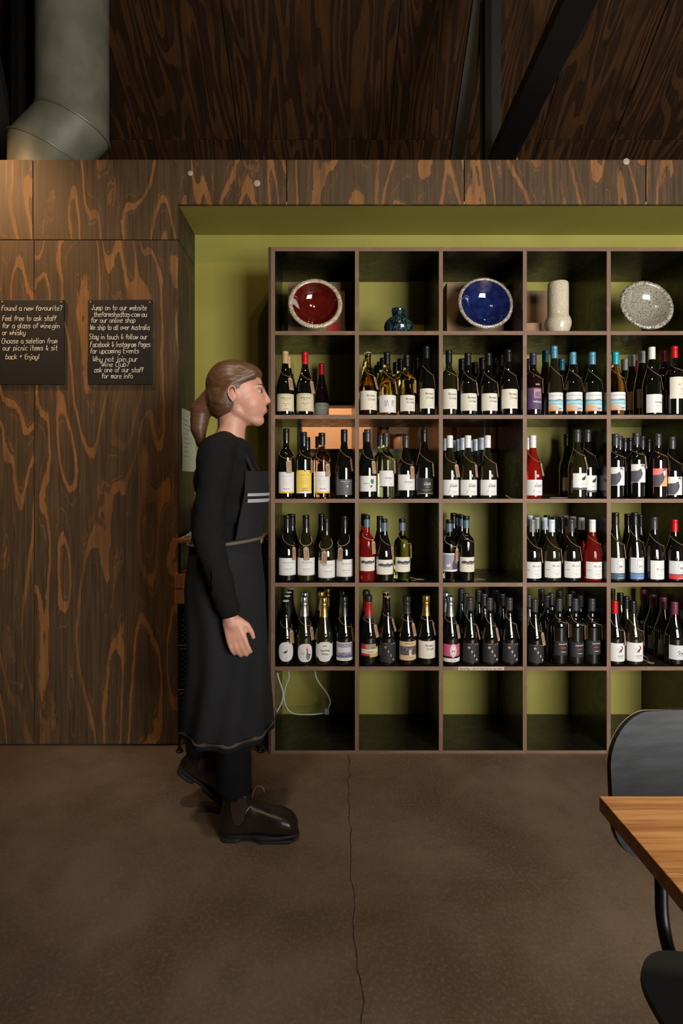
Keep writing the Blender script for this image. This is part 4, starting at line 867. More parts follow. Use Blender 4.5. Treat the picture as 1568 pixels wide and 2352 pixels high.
for (row, col), (front, rear) in BOT.items():
    for i, s_ in enumerate(sorted(front)):
        bottle(row, col, s_, i, True, len(front), 0.052)
    names = []
    for i, s_ in enumerate(sorted(rear, key=lambda q: q[9])):
        o = bottle(row, col, s_[:9], 0, False, len(rear), 0.052 + 0.082*s_[9])
        if o: names.append((s_[0], o, s_))
    for i, (px, o, s_) in enumerate(sorted(names, key=lambda q: q[0])):
        o['label'] = f'{GLN[s_[3]]} bottle, {CAPC[s_[4]][1]} cap, {["leftmost rear", "second rear from left", "third rear from left", "fourth rear from left", "fifth rear from left", "sixth rear from left", "seventh rear from left", "eighth rear from left", "ninth rear from left"][i]}, {ROWN[row]} shelf {COLN[col-1]} column'

for o_ in COL.objects:
    if 'category' in o_.keys() and len(str(o_['label']).replace('-', ' ').split()) > 16: o_['label'] = o_['label'].replace(' bottle,', ',', 1).replace('dark dark', 'dark')
# ---------------------------------------------------------------- things on the top shelf
def shelf_z(k): return SZ[k] + TH/2
def bowl(px, y, R, tilt, turn, mat_in, mat_rim, label, flute=34, depth=0.055, rim=0.83, z=None, roll=0.0):
    m = MB(); seg = 288
    prof = [(0.0, depth*.02), (.25, depth*.04), (.45, depth*.16), (.62, depth*.42), (.74, depth*.72), (rim, depth*.97), (rim+.02, depth*1.05), (.93, depth*1.04), (.985, depth*.97), (1.0, depth*.86), (.97, depth*.76), (.80, depth*.50), (.62, depth*.16), (.45, -depth*.12), (.40, -depth*.20), (.0, -depth*.20)]
    rg = random.Random(int(px)); ph = [rg.uniform(.6, 1.4) for _ in range(flute)]
    for i, (r, d) in enumerate(prof):
        for q in range(seg):
            a = 2*PI*q/seg; k = 1.0; dd = d
            if 7 <= i <= 10:
                amp = {7: .3, 8: 1, 9: 1.2, 10: .8}[i]; w_ = abs(math.sin(a*flute/2))**.8*ph[int(a/(2*PI)*flute) % flute]
                k = 1+amp*.014*(w_-.6); dd = d+amp*.0016*(w_-.5)
            m.v.append((R*r*k*math.cos(a), -dd, R*r*k*math.sin(a)))
    n = len(prof)
    for i in range(n-1):
        for q in range(seg):
            m.f.append((i*seg+q, i*seg+(q+1) % seg, (i+1)*seg+(q+1) % seg, (i+1)*seg+q)); m.mi.append(0)
    root = thing('ceramic_bowl', (0, 0, 0), label, 'bowl', None)
    inner = MB(); inner.v = m.v[:6*seg]; inner.f = m.f[:5*seg]; inner.mi = [0]*(5*seg)
    outer = MB(); outer.v = m.v; outer.f = m.f[5*seg:]; outer.mi = [0]*len(outer.f)
    a = inner.build('glazed_well', mat_in, root, smooth=80); b = outer.build('fluted_rim', mat_rim, root, smooth=80)
    zz = (shelf_z(1) if z is None else z) + R*1.012*math.cos(tilt) + depth*.86*math.sin(tilt)
    root.location = (PX(px, y), y, zz); root.rotation_euler = (-tilt, roll, turn)
    return root
def glaze(name, c0, c1, scale=60, rough=0.06, kind='n', coat=1.0):
    n = Nd(name); p = n.obj()
    if kind == 'v':
        v = n('TexVoronoi', {'Vector': p, 'Scale': scale}, feature='DISTANCE_TO_EDGE').outputs['Distance']; f = n.step(v, 0.02, 0.16)
    elif kind == 'dash':
        f0 = n.noise(n.sc(p, (1.0, 1.0, 0.32)), scale, 2, 0.5, 0.6); f = n.step(f0, 0.47, 0.60)
    else: f = n.step(n.noise(p, scale, 4), 0.35, 0.65)
    c = n.mix(f, (*c0, 1), (*c1, 1)); n.bump(f, 0.05, 0.001)
    return n.out(c, rough, Coat_Weight=coat, Coat_Roughness=0.03)
RIM = glaze('pale_rim_glaze', (0.34, 0.25, 0.14), (0.60, 0.54, 0.42), 90, 0.35)
bowl(723, SY+.115, .1275, .20, .06, glaze('oxblood_glaze', (0.075, 0.005, 0.003), (0.115, 0.008, 0.005), 20), RIM, 'dark red glazed bowl with pale fluted rim standing on the top shelf', 72)
bowl(1107, SY+.115, .1305, .20, .04, glaze('cobalt_glaze', (0.006, 0.010, 0.060), (0.012, 0.022, 0.115), 30), glaze('rough_rim_glaze', (0.20, 0.16, 0.11), (0.55, 0.50, 0.40), 120, 0.4), 'cobalt blue glazed bowl with rough pale rim standing on the top shelf', 64, rim=.88)
bowl(1472, SY+.13, .127, .24, .02, glaze('speckled_glaze', (0.05, 0.05, 0.04), (0.46, 0.43, 0.34), 190, 0.2, 'v'), glaze('speckled_rim', (0.14, 0.12, 0.09), (0.50, 0.46, 0.37), 110, 0.3), 'speckled grey-white bowl with fluted rim leaning back on the top shelf', 58, depth=.05)
def vase(px, y, prof, mat, label, z=None):
    m = MB(); m.lathe(prof, 48, cap1=False)
    o = m.build('vase', mat, smooth=60); o.location = (PX(px, y), y, shelf_z(1)+.0002); return tag(o, label, 'vase')
k = .00205
vase(914.5, SY+.085, [(.02, 0), (.050, 0.0), (.055, .004), (.064, .020), (.0685, .040), (.066, .057), (.057, .072), (.043, .083), (.033, .089), (.0305, .098), (.0305, .110), (.0325, .119), (.033, .124), (.031, .1255), (.027, .118), (.026, .095), (.03, .08)],
     glaze('teal_dash_glaze', (0.004, 0.008, 0.009), (0.055, 0.12, 0.13), 170, 0.12, 'dash'), 'squat dark teal streaked vase on the top shelf')
vase(1281, SY+.09, [(.03, 0), (.041, 0.0), (.043, .003), (.050, .020), (.0585, .043), (.0605, .060), (.057, .076), (.051, .088), (.0475, .098), (.0475, .14), (.0475, .20), (.0475, .235), (.046, .247), (.0435, .2500), (.042, .247), (.042, .15)],
     glaze('crackle_cream_glaze', (0.46, 0.36, 0.22), (0.74, 0.68, 0.54), 210, 0.28, 'v', 0.6), 'tall cream crackle-glazed bottle vase on the top shelf')
def carton(px0, px1, py0, y, dep, label, mat, zk=1):
    x0, x1 = PX(px0, y), PX(px1, y); h = PZ(py0, y)-shelf_z(zk)
    r = thing('cardboard_box', ((x0+x1)/2, y, shelf_z(zk)+.0003), label, 'box')
    hw = (x1-x0)/2; m = MB(); m.box(-hw, hw, 0, dep, 0, h-.002); m.build('carton', mat, r, bevel=.0012)
    for s in (-1, 1):
        m = MB(); a, b = (-hw, -.0008) if s < 0 else (.0008, hw); m.box(a, b, 0, dep, h-.0018, h); m.build('flap', mat, r)
    m = MB(); m.box(-.022, .022, -.0004, dep, h, h+.0004); m.box(-.022, .022, -.0006, -.0001, h-.035, h); m.build('packing_tape', plain('packing_tape', (0.34, 0.21, 0.11), 0.3), r)
    return r, hw, h
CARD = plain('cardboard', (0.30, 0.185, 0.10), 0.75)
r, hw, h = carton(661, 792, 648, SY+.20, .15, 'brown cardboard box with red sticker behind the dark red bowl', CARD)
yb = SY+.20
m = MB(); m.box(PX(750, yb)-r.location.x, PX(781, yb)-r.location.x, -.0012, -.0002, .004, PZ(740, yb)-shelf_z(1)); st = m.build('red_sticker', plain('sticker_red', (0.60, 0.02, 0.02), 0.5), r)
st['label'] = 'red printed sticker'
m = MB(); m.add([(.052+v[0], -.0016, .018+v[1]) for v in text_geo('Glassware', .0105)[0]], text_geo('Glassware', .0105)[1]); m.build('printing', ink('k'), st)
r, hw, h = carton(1026, 1159, 649, SY+.20, .15, 'brown cardboard box behind the cobalt blue bowl', CARD)
m = MB(); m.box(.040, .062, -.0012, -.0002, .002, .022); m.build('blue_sticker', plain('sticker_blue', (0.02, 0.22, 0.42), 0.5), r)
carton(1203, 1258, 668, SY+.27, .09, 'tall brown box standing behind the cream vase', CARD)
carton(1209, 1243, 742, SY+.15, .07, 'small orange-brown box left of the cream vase', plain('cardboard_orange', (0.40, 0.20, 0.08), 0.7))
m = MB(); m.box(-.012, .012, 0, .02, 0, .008); tag(loc(m.build('glass_block', glass('clear_block', (0.7, 0.75, 0.75), 0.05, 1.0), None, bevel=.001), (PX(1246, SY+.08), SY+.08, shelf_z(1)+.0003)), 'small clear block at the foot of the cream vase', 'block')

# ---------------------------------------------------------------- loose tags and twine lying on shelves
def loose_tag(px, py, row, y, rot, label, v, loop):
    z = shelf_z(row)+.0006; r = thing('price_tag', (PX(px, y), y, z), label, 'tag', None, rot)
    t = link('card', tag_mesh(v)); t.parent = r; t.rotation_euler = (-PI/2+.06, 0, 0); t.location = (0, 0, .0008)
    m = MB(); m.tube([(a, b, c) for a, b, c in loop], .0009, 5, closed=False); m.build('twine', M_TWINE, r, smooth=60); return r
lp = [(0, -.004, .001), (-.012, .012, .003), (-.03, .028, .012), (-.05, .030, .016), (-.062, .018, .006), (-.045, .010, .0015), (-.02, .004, .0015), (0, -.006, .0012)]
loose_tag(960, 1330, 4, SY+.085, 1.25, 'kraft tag on twine lying flat right of the green bottle, fourth shelf', 1, lp)
loose_tag(1100, 1330, 4, SY+.085, 1.15, 'kraft tag on twine lying flat beside the ridge-label bottle, fourth shelf third column', 2, lp)
loose_tag(1172, 1145, 3, SY+.075, 1.45, 'kraft tag lying right of the white-capped bottles on the third shelf', 3, lp)
lp2 = [(0, -.004, .001), (-.005, .02, .012), (.010, .04, .024), (.035, .048, .026), (.055, .035, .016), (.062, .015, .004), (.05, .008, .001), (.02, .0, .0012), (0, -.006, .001)]
loose_tag(1486, 1522, 5, SY+.06, .85, 'kraft tag with looped twine lying on the fifth shelf at right', 4, lp2)
m = MB(); rg = random.Random(9)
for q in range(3):
    pts = [(.045*math.cos(t*.5+q)*rg.uniform(.6, 1)+rg.uniform(-.006, .006), .014*math.sin(t*.5+q), .0012+.003*abs(math.sin(t+q))) for t in range(13)]; m.tube(pts, .0010, 5)
tag(loc(m.build('twine_bundle', M_TWINE, smooth=60), (PX(1283, SY+.05), SY+.05, shelf_z(3)+.0002)), 'tangle of brown twine lying on the third shelf, fourth column', 'twine')
# handwritten strip taped to the shelf edge
x0, x1 = PX(1052, SY), PX(1157, SY)
m = MB(); m.box(x0, x1, SY-.0012, SY-.0004, SZ[5]-.0075, SZ[5]+.0085)
nt = tag(m.build('shelf_note', plain('note_paper', (0.62, 0.50, 0.36), 0.7)), 'handwritten paper strip on the shelf edge under the diagonal-lettered bottles', 'note')
m = MB(); hand(m, 'Spring Bay - out of stock but we can order!', x0+.006, SZ[5]-.004, .0085, .0009, SY-.0018, random.Random(4), 0, x1-x0-.012); m.build('handwriting', M_PEN, nt)

# ---------------------------------------------------------------- white cable in the empty bottom row
def cpt(px, py, y): return P(px, py, y)
m = MB()
def smooth_path(pts, n=6):
    out = []
    for i in range(len(pts)-1):
        p0 = pts[max(i-1, 0)]; p1 = pts[i]; p2 = pts[i+1]; p3 = pts[min(i+2, len(pts)-1)]
        for k in range(n):
            t = k/n; out.append(0.5*((2*p1)+(p2-p0)*t+(2*p0-5*p1+4*p2-p3)*t*t+(3*p1-p0-3*p2+p3)*t**3))
    return out+[pts[-1]]
yc = SY+.26
a = [(662, 1541), (663, 1556), (656, 1576), (652, 1598), (655, 1618), (664, 1633), (680, 1640), (715, 1641), (742, 1638)]
b = [(752, 1630), (758, 1612), (750, 1592), (735, 1572), (726, 1556), (723, 1541)]
c = [(637, 1545), (640, 1560), (647, 1580), (650, 1598), (646, 1615), (638, 1630), (634, 1638)]
cz = shelf_z(6)
cb_ = thing('power_cable', (PX(700, yc), yc, cz), 'white power cable looping down in the empty bottom left cubby', 'cable')
for pth in (a, b, c):
    pp = [cpt(px, py, yc if pth is not c else SY+.10) for px, py in pth]
    for q in pp: q.z = min(max(q.z, cz+.004), SZ[5]-TH/2-.001)
    m = MB(); m.tube([v_-cb_.location for v_ in smooth_path(pp)], .0038, 8); m.build('cable_run', plain('cable_white', (0.62, 0.64, 0.60), 0.4), cb_, smooth=60)
m = MB(); q = cpt(750, 1634, yc)-cb_.location; yc_ = yc-cb_.location.y; m.box(q.x-.012, q.x+.012, yc_-.012, yc_+.012, q.z-.012, q.z+.018)
m.build('plug', plain('cable_tie_grey', (0.35, 0.36, 0.36), 0.4), cb_, bevel=.003)

# ---------------------------------------------------------------- chalkboards
CH = plain('chalk_pen', (0.78, 0.74, 0.62), 0.8); SLATE = plain('slate_black', (0.011, 0.0095, 0.0085), 0.55)
def chalk(px0, px1, py0, py1, lines, label, seed):
    x0, x1, z1, z0 = X(px0), X(px1), PZ(py0, WY), PZ(py1, WY); yf = WY-.011; rg = random.Random(seed)
    r = thing('chalkboard', ((x0+x1)/2, WY-.001, z0), label, 'sign'); ox, oy, oz = r.location
    m = MB(); m.box(x0-ox, x1-ox, -.010, 0, 0, z1-z0); m.build('board', SLATE, r, bevel=.0018)
    for t, a, b_, by in lines:
        m = MB(); hand(m, t, X(a)-ox, PZ(by, WY)-oz, .0232, .0023, -.0112, rg, 0, X(b_)-X(a), 0.25)
        m.build('chalk_line', CH, r)
    for px in (px0+5.5, px1-5.5):
        m = MB(); m.lathe([(.0001, .003), (.003, .0028), (.0045, .0015), (.0048, 0)], 14, cap1=False)
        s = m.build('screw', plain('brass_screw', (0.45, 0.30, 0.14), 0.3, Metallic=0.8), r, smooth=50); s.rotation_euler = (PI/2, 0, 0); s.location = (X(px)-ox, -.0100, PZ(py0+6, WY)-oz)
chalk(3, 149, 690, 884, [('Found a new favourite?', 7.5, 147, 715), ('Feel free to ask staff', 9, 133, 738), ('for a glass of wine,gin', 9, 141, 755), ('or whisky', 9, 63, 771), ('Choose a seletion from', 7.5, 136, 790), ('our picnic items & sit', 10, 136, 806), ('back + Enjoy!', 17, 94, 826)],
      'black chalkboard at left reading Found a new favourite, on plywood wall', 1)
chalk(205, 351, 690, 884, [('Jump on to our website', 213, 340, 714), ('thefarmshedtas\u00b7com\u00b7au', 218, 340, 729), ('for our online shop', 212, 314, 742.5), ('We ship to all over Australia', 210, 346, 759), ('Stay in touch & follow our', 208, 341, 780.5), ('Facebook & Instagram Pages', 210, 348, 798),
      ('for upcoming Events', 210, 322, 812.7), ('Why not join our', 216, 319, 831.5), ('Wine Club?', 236, 300, 843.5), ('ask one of our staff', 219, 332, 856), ('for more info', 236, 308, 870)],
      'black chalkboard nearest the niche, reading Jump on to our website', 2)

# ---------------------------------------------------------------- notice on the reveal, storage stand in the niche
n = Nd('notice_paper'); f = n.noise(n.obj(), 26.0, 3); n.out(n.mix(f, (0.40, 0.42, 0.33, 1), (0.52, 0.53, 0.43, 1)), 0.8)
m = MB(); N_ = 10; vs = []
for i in range(N_+1):
    yy = 2.635+(2.862-2.635)*i/N_; cu = .0015+.010*(i/N_)**3*(1 if i else 0)
    for j in range(7):
        zz = 1.288+(1.592-1.288)*j/6; vs.append((NX0+cu+.002*math.sin(j), yy, zz))
m.add(vs, [(i*7+j, i*7+j+1, (i+1)*7+j+1, (i+1)*7+j) for i in range(N_) for j in range(6)])
m.add([(a+.0004, b_, c_) for a, b_, c_ in vs], [((i+1)*7+j, (i+1)*7+j+1, i*7+j+1, i*7+j) for i in range(N_) for j in range(6)])
no = tag(m.build('paper_notice', n.m, smooth=60), 'pale curling paper notice pinned on the niche side, behind the person', 'notice')
m = MB()
for k in range(9): m.add([(NX0+.0042+.006*.2, 2.66, 1.54-.022*k), (NX0+.0042+.0012, 2.66+.08+.03*((k*7) % 3), 1.54-.022*k), (NX0+.0042+.0012, 2.66+.08+.03*((k*7) % 3), 1.537-.022*k), (NX0+.0042+.0012, 2.66, 1.537-.022*k)], [(0, 1, 2, 3)])
m.build('printing', ink('g'), no)
WOODB = plywood('oiled_wood_plank', (0.20, 0.085, 0.030), (0.30, 0.135, 0.05), (0.42, 0.20, 0.08), 0.8, 6, 6, 5, 0.45)
sx0, sx1, sy0, sy1 = -.688, -.305, 2.505, 2.865
us = thing('storage_stand', ((sx0+sx1)/2, (sy0+sy1)/2, 0), 'black metal stand with wooden top and black wicker drawers in the niche', 'stand')
ux, uy, _ = us.location
for xx in (sx0+.006, sx1-.006):
    for yy in (sy0+.012, sy1-.012):
        m = MB(); m.tube([(xx-ux, yy-uy, .012), (xx-ux, yy-uy, .955)], .0055, 8); m.build('leg', M_BLACK, us, smooth=50)
        m = MB(); m.lathe([(.016, 0), (.017, .006), (.010, .012), (.007, .02)], 14, c=(xx-ux, yy-uy, 0)); m.build('foot', M_BLACK, us, smooth=50)
m = MB(); m.box(sx0-.004-ux, sx1+.002-ux, sy0-uy, sy1-uy, .955, .978); m.build('top', WOODB, us, bevel=.006)
for xx in (sx0+.055, sx1-.05):
    m = MB(); m.box(xx-.022-ux, xx+.022-ux, sy0+.01-uy, sy1-.01-uy, .941, .9545); m.build('batten', WOODB, us, bevel=.001)
WICK = plain('black_wicker', (0.016, 0.014, 0.012), 0.38)
for d, (z0, z1) in enumerate(((.085, .275), (.285, .478), (.487, .677))):
    dr = MB(); dr.box(sx0+.014-ux, sx1-.014-ux, sy0+.02-uy, sy1-.02-uy, z0+.004, z1-.012); drw = dr.build('drawer', plain('wicker_backing', (0.006, 0.005, 0.005), 0.7), us, bevel=.004)
    m = MB(); nr = 15; xs = [sx0+.014+(sx1-sx0-.028)*i/52 for i in range(53)]
    for r_ in range(nr):
        zz = z0+.010+(z1-z0-.026)*r_/(nr-1)
        m.tube([(x-ux, sy0+.016-uy+.0035*math.sin(PI*(i/1.5)+(r_ % 2)*PI), zz) for i, x in enumerate(xs)], .0047, 5)
    w_ = m.build('wicker_weave', WICK, drw, smooth=60); w_['kind'] = 'stuff'
    m = MB(); m.tube([(sx0+.010-ux, sy0+.012-uy, z1-.008), (sx1-.010-ux, sy0+.012-uy, z1-.008)], .006, 8); m.build('rim', WICK, drw, smooth=50)
    m = MB(); cx = (sx0+sx1)/2; zc = z1-.045; m.tube([(cx-.055-ux, sy0+.008-uy, zc+.02), (cx-.055-ux, sy0-.004-uy, zc+.01), (cx-.05-ux, sy0-.006-uy, zc-.016), (cx+.05-ux, sy0-.006-uy, zc-.016), (cx+.055-ux, sy0-.004-uy, zc+.01), (cx+.055-ux, sy0+.008-uy, zc+.02)], .004, 8); m.build('handle', M_BLACK, drw, smooth=50)
    m = MB()
    for yy in (sy0+.008, sy1-.008): m.tube([(sx0-ux, yy-uy, z0), (sx1-ux, yy-uy, z0)], .004, 6)
    m.build('rail', M_BLACK, us, smooth=50)
# wooden crate on the drawers
cr_ = thing('wooden_crate', (-.525, 2.62, .6785), 'open brown wooden crate of boards on top of the wicker drawers', 'crate')
for i in range(2):
    for yy in (-.125, .115):
        m = MB(); m.box(-.175, .175, yy, yy+.010, .004+.070*i, .004+.070*i+.064); m.build('board', WOODB, cr_, bevel=.001)
for xx in (-.175, .165):
    m = MB(); m.box(xx, xx+.010, -.1145, .1145, .004, .138); m.build('end_board', WOODB, cr_, bevel=.001)
m = MB(); m.box(-.1645, .1645, -.1145, .1145, 0.0, .006); m.build('bottom', WOODB, cr_)
# papers and a black box on the stand's top
for i in range(4):
    m = MB(); m.box(-.05, .055-.006*i, -.07, .07, 0, .0045); o = m.build('booklet', plain('booklet_cover%d' % (i % 2), ((0.55, 0.54, 0.56), (0.30, 0.29, 0.34))[i % 2], 0.5), bevel=.0006)
    o.location = (-.620+.004*i, 2.60, .9785+.0047*i); o.rotation_euler = (0, 0, .10*i-.1)
    tag(o, ('lowest pale booklet in the pile', 'grey booklet second in the pile', 'pale booklet third in the pile', 'grey booklet topmost of the pile')[i]+' on the stand, beside the plywood', 'booklet', 'booklets on the storage stand')
m = MB(); m.box(-.15, .15, -.05, .05, 0, .13); o = m.build('black_box', plain('box_black', (0.012, 0.011, 0.011), 0.5), bevel=.004); o.location = (-.50, 2.78, .9785); tag(o, 'plain black box at the back of the storage stand', 'box')

# ---------------------------------------------------------------- table and chair at the right
def oak():
    n = Nd('oiled_oak'); p = n.pos()
    a = n.noise(n.sc(p, (1.6, 42, 42)), 1.0, 6, 0.66, 0.8); b = n.noise(n.sc(p, (5, 150, 150)), 1.0, 4, 0.7); c0 = n.noise(p, 5.0, 3)
    c = n.mix(n.step(a, 0.30, 0.70), (0.33, 0.135, 0.040, 1), (0.62, 0.33, 0.125, 1))
    c = n.mix(n.math('MULTIPLY', n.step(b, 0.50, 0.66), 0.55), c, (0.20, 0.075, 0.022, 1))
    c = n.mix(n.math('MULTIPLY', n.step(c0, 0.5, 0.8), 0.3), c, (0.70, 0.42, 0.19, 1))
    n.bump(b, 0.10, 0.0006); return n.out(c, n.step(a, 0.3, 0.7, 0.36, 0.5))
tb = thing('dining_table', (1.15, .49, 0), 'oiled oak dining table with its corner reaching in at right', 'table')
m = MB(); m.box(.421-1.15, 1.90-1.15, .125-.49, .855-.49, .727, .750); m.build('tabletop', oak(), tb, bevel=.0016)
m = MB(); m.box(-.035, .035, -.035, .035, .012, .722); m.build('pedestal', M_STEELBLK, tb, bevel=.002)
m = MB(); m.box(-.16, .35, -.25, .25, 0, .012); m.build('base_plate', M_STEELBLK, tb, bevel=.002)
m = MB(); m.box(-.30, .30, -.20, .20, .720, .7268); m.build('top_plate', M_STEELBLK, tb)

def rrect(hw, hh, r, n=10, bulge=0.0):
    pts = []
    for cx, cy, a0 in ((hw-r, hh-r, 0), (-hw+r, hh-r, PI/2), (-hw+r, -hh+r, PI), (hw-r, -hh+r, 1.5*PI)):
        for k in range(n+1):
            a = a0+PI/2*k/n; pts.append((cx+r*math.cos(a), cy+r*math.sin(a)))
    if bulge: pts = [(x, y+bulge*(1-(x/hw)**2)*(1 if y > 0 else 0)) for x, y in pts]
    return pts
def ply_panel(name, outline, fn, thick, mat, parent):
    bm = bmesh.new(); bm.faces.new([bm.verts.new((x, 0, z)) for x, z in outline])
    for ax in (0, 2):
        lo = min(v.co[ax] for v in bm.verts); hi = max(v.co[ax] for v in bm.verts); no_ = (1, 0, 0) if ax == 0 else (0, 0, 1)
        x = lo+.02
        while x < hi-.004:
            bmesh.ops.bisect_plane(bm, geom=bm.verts[:]+bm.edges[:]+bm.faces[:], plane_co=tuple(x if i == ax else 0 for i in range(3)), plane_no=no_, dist=1e-5); x += .02
    bmesh.ops.triangulate(bm, faces=[f for f in bm.faces if len(f.verts) > 4])
    for v in bm.verts: v.co = fn(v.co.x, v.co.z)
    bmesh.ops.recalc_face_normals(bm, faces=bm.faces)
    bmesh.ops.solidify(bm, geom=bm.faces[:]+bm.edges[:]+bm.verts[:], thickness=thick)
    bmesh.ops.recalc_face_normals(bm, faces=bm.faces)
    me = bpy.data.meshes.new(name); bm.to_mesh(me); bm.free(); me.materials.append(mat)
    me.polygons.foreach_set('use_smooth', [True]*len(me.polygons)); me.set_sharp_from_angle(angle=.6)
    return link(name, me, parent)
n = Nd('worn_black_lacquer'); p = n.pos(); a = n.noise(n.sc(p, (4, 60, 60)), 1.0, 4, 0.6); b = n.noise(p, 9.0, 4)
c = n.mix(n.step(a, .3, .7), (0.016, 0.018, 0.020, 1), (0.034, 0.037, 0.042, 1)); n.bump(a, .3, .0008)
LACQ = n.out(c, n.step(b, .3, .7, .36, .55), Specular_IOR_Level=0.3)
ch = thing('cafe_chair', (.735, .80, 0), 'black plywood cafe chair with worn edges tucked behind the oak table', 'chair')
cx_, cy_, _ = ch.location
def backfn(x, z): return Vector((x, 1.045-cy_ + .10*(z) - .55*x*x, .665+z))
ol = rrect(.217, .125, .080, 10, .022)
ply_panel('backrest', ol, backfn, .011, LACQ, ch)
m = MB(); m.tube([backfn(x, z)+Vector((0, -.0012, 0)) for x, z in ol], .0009, 5, closed=True); we = m.build('worn_edge', plain('worn_edge', (0.42, 0.28, 0.18), 0.7), ch, smooth=60)
def seatfn(x, z): return Vector((x, z-.110, .442+.30*x*x+.35*max(0, z)**2-.25*max(0, -z-.1)**2*1.0))
ply_panel('seat', rrect(.255, .215, .085, 10), seatfn, .011, plain('seat_black', (0.012, 0.012, 0.013), 0.5), ch)
for s in (-1, 1):
    pts = smooth_path([Vector(q) for q in ((s*.105, 1.058-cy_, .74), (s*.118, 1.048-cy_, .64), (s*.128, 1.005-cy_, .52), (s*.142, .975-cy_, .46), (s*.135, .955-cy_, .405), (s*.12, .90-cy_, .402), (s*.12, .72-cy_, .410))], 6)
    m = MB(); m.tube(pts, .011, 12); m.build('back_support', M_BLACK, ch, smooth=50)
    m = MB(); m.tube(smooth_path([Vector(q) for q in ((s*.115, .90-cy_, .405), (s*.118, .965-cy_, .36), (s*.124, 1.00-cy_, .18), (s*.130, 1.02-cy_, .004))], 6), .010, 12); m.build('leg', M_BLACK, ch, smooth=50)
    m = MB(); m.tube(smooth_path([Vector(q) for q in ((s*.120, .62-cy_, .415), (s*.135, .565-cy_, .38), (s*.145, .54-cy_, .18), (s*.150, .52-cy_, .004))], 6), .010, 12); m.build('leg', M_BLACK, ch, smooth=50)
m = MB(); m.tube([(-.13, .90-cy_, .403), (.13, .90-cy_, .403)], .009, 10); m.tube([(-.13, .62-cy_, .413), (.13, .62-cy_, .413)], .009, 10); m.build('crossbar', M_BLACK, ch, smooth=50)
# ---------------------------------------------------------------- the walking person
def remesh(m, name, mat, parent, voxel, smooth=6, fn=None):
    me = m.mesh('tmp', []); o = bpy.data.objects.new('tmp', me); COL.objects.link(o)
    md = o.modifiers.new('r', 'REMESH'); md.mode = 'VOXEL'; md.voxel_size = voxel
    sm = o.modifiers.new('s', 'SMOOTH'); sm.factor = .5; sm.iterations = smooth
    dg = bpy.context.evaluated_depsgraph_get(); dg.update()
    r = bpy.data.meshes.new_from_object(o.evaluated_get(dg)); bpy.data.objects.remove(o); bpy.data.meshes.remove(me)
    if fn:
        for v in r.vertices: v.co = fn(v.co)
    r.materials.clear(); r.materials.append(mat); r.polygons.foreach_set('use_smooth', [True]*len(r.polygons)); r.name = name
    return link(name, r, parent)
def cap_(m, p0, r0, p1, r1, seg=20):
    """tapered capsule"""
    p0, p1 = Vector(p0), Vector(p1); d = (p1-p0); L = d.length; d.normalize(); u = d.orthogonal().normalized(); w_ = d.cross(u); o = len(m.v); rings = []
    for k in range(1, 6): a = PI/2*k/6; rings.append((-r0*math.cos(a), r0*math.sin(a)))
    rings += [(0, r0), (L*.5, (r0+r1)/2), (L, r1)]
    for k in range(5, 0, -1): a = PI/2*k/6; rings.append((L+r1*math.cos(a), r1*math.sin(a)))
    for t, r in rings:
        for q in range(seg):
            a = 2*PI*q/seg; m.v.append(tuple(p0+d*t+(u*math.cos(a)+w_*math.sin(a))*r))
    n = len(rings)
    for i in range(n-1):
        for q in range(seg): m.f.append((o+i*seg+q, o+i*seg+(q+1) % seg, o+(i+1)*seg+(q+1) % seg, o+(i+1)*seg+q)); m.mi.append(0)
    m.f.append(tuple(o+q for q in reversed(range(seg)))); m.f.append(tuple(o+(n-1)*seg+q for q in range(seg))); m.mi += [0, 0]
def ell(m, c, r, rot=(0, 0, 0), nu=28, nv=16):
    from mathutils import Euler
    R_ = Euler(rot).to_matrix(); o = len(m.v); c = Vector(c)
    for i in range(1, nv):
        t = PI*i/nv
        for q in range(nu):
            a = 2*PI*q/nu; m.v.append(tuple(c+R_ @ Vector((r[0]*math.sin(t)*math.cos(a), r[1]*math.sin(t)*math.sin(a), r[2]*math.cos(t)))))
    for i in range(nv-2):
        for q in range(nu): m.f.append((o+i*nu+q, o+(i+1)*nu+q, o+(i+1)*nu+(q+1) % nu, o+i*nu+(q+1) % nu)); m.mi.append(0)
    m.f.append(tuple(o+q for q in range(nu))); m.f.append(tuple(o+(nv-2)*nu+q for q in reversed(range(nu)))); m.mi += [0, 0]
def chain(m, pts):
    for (p0, r0), (p1, r1) in zip(pts, pts[1:]): cap_(m, p0, r0, p1, r1)

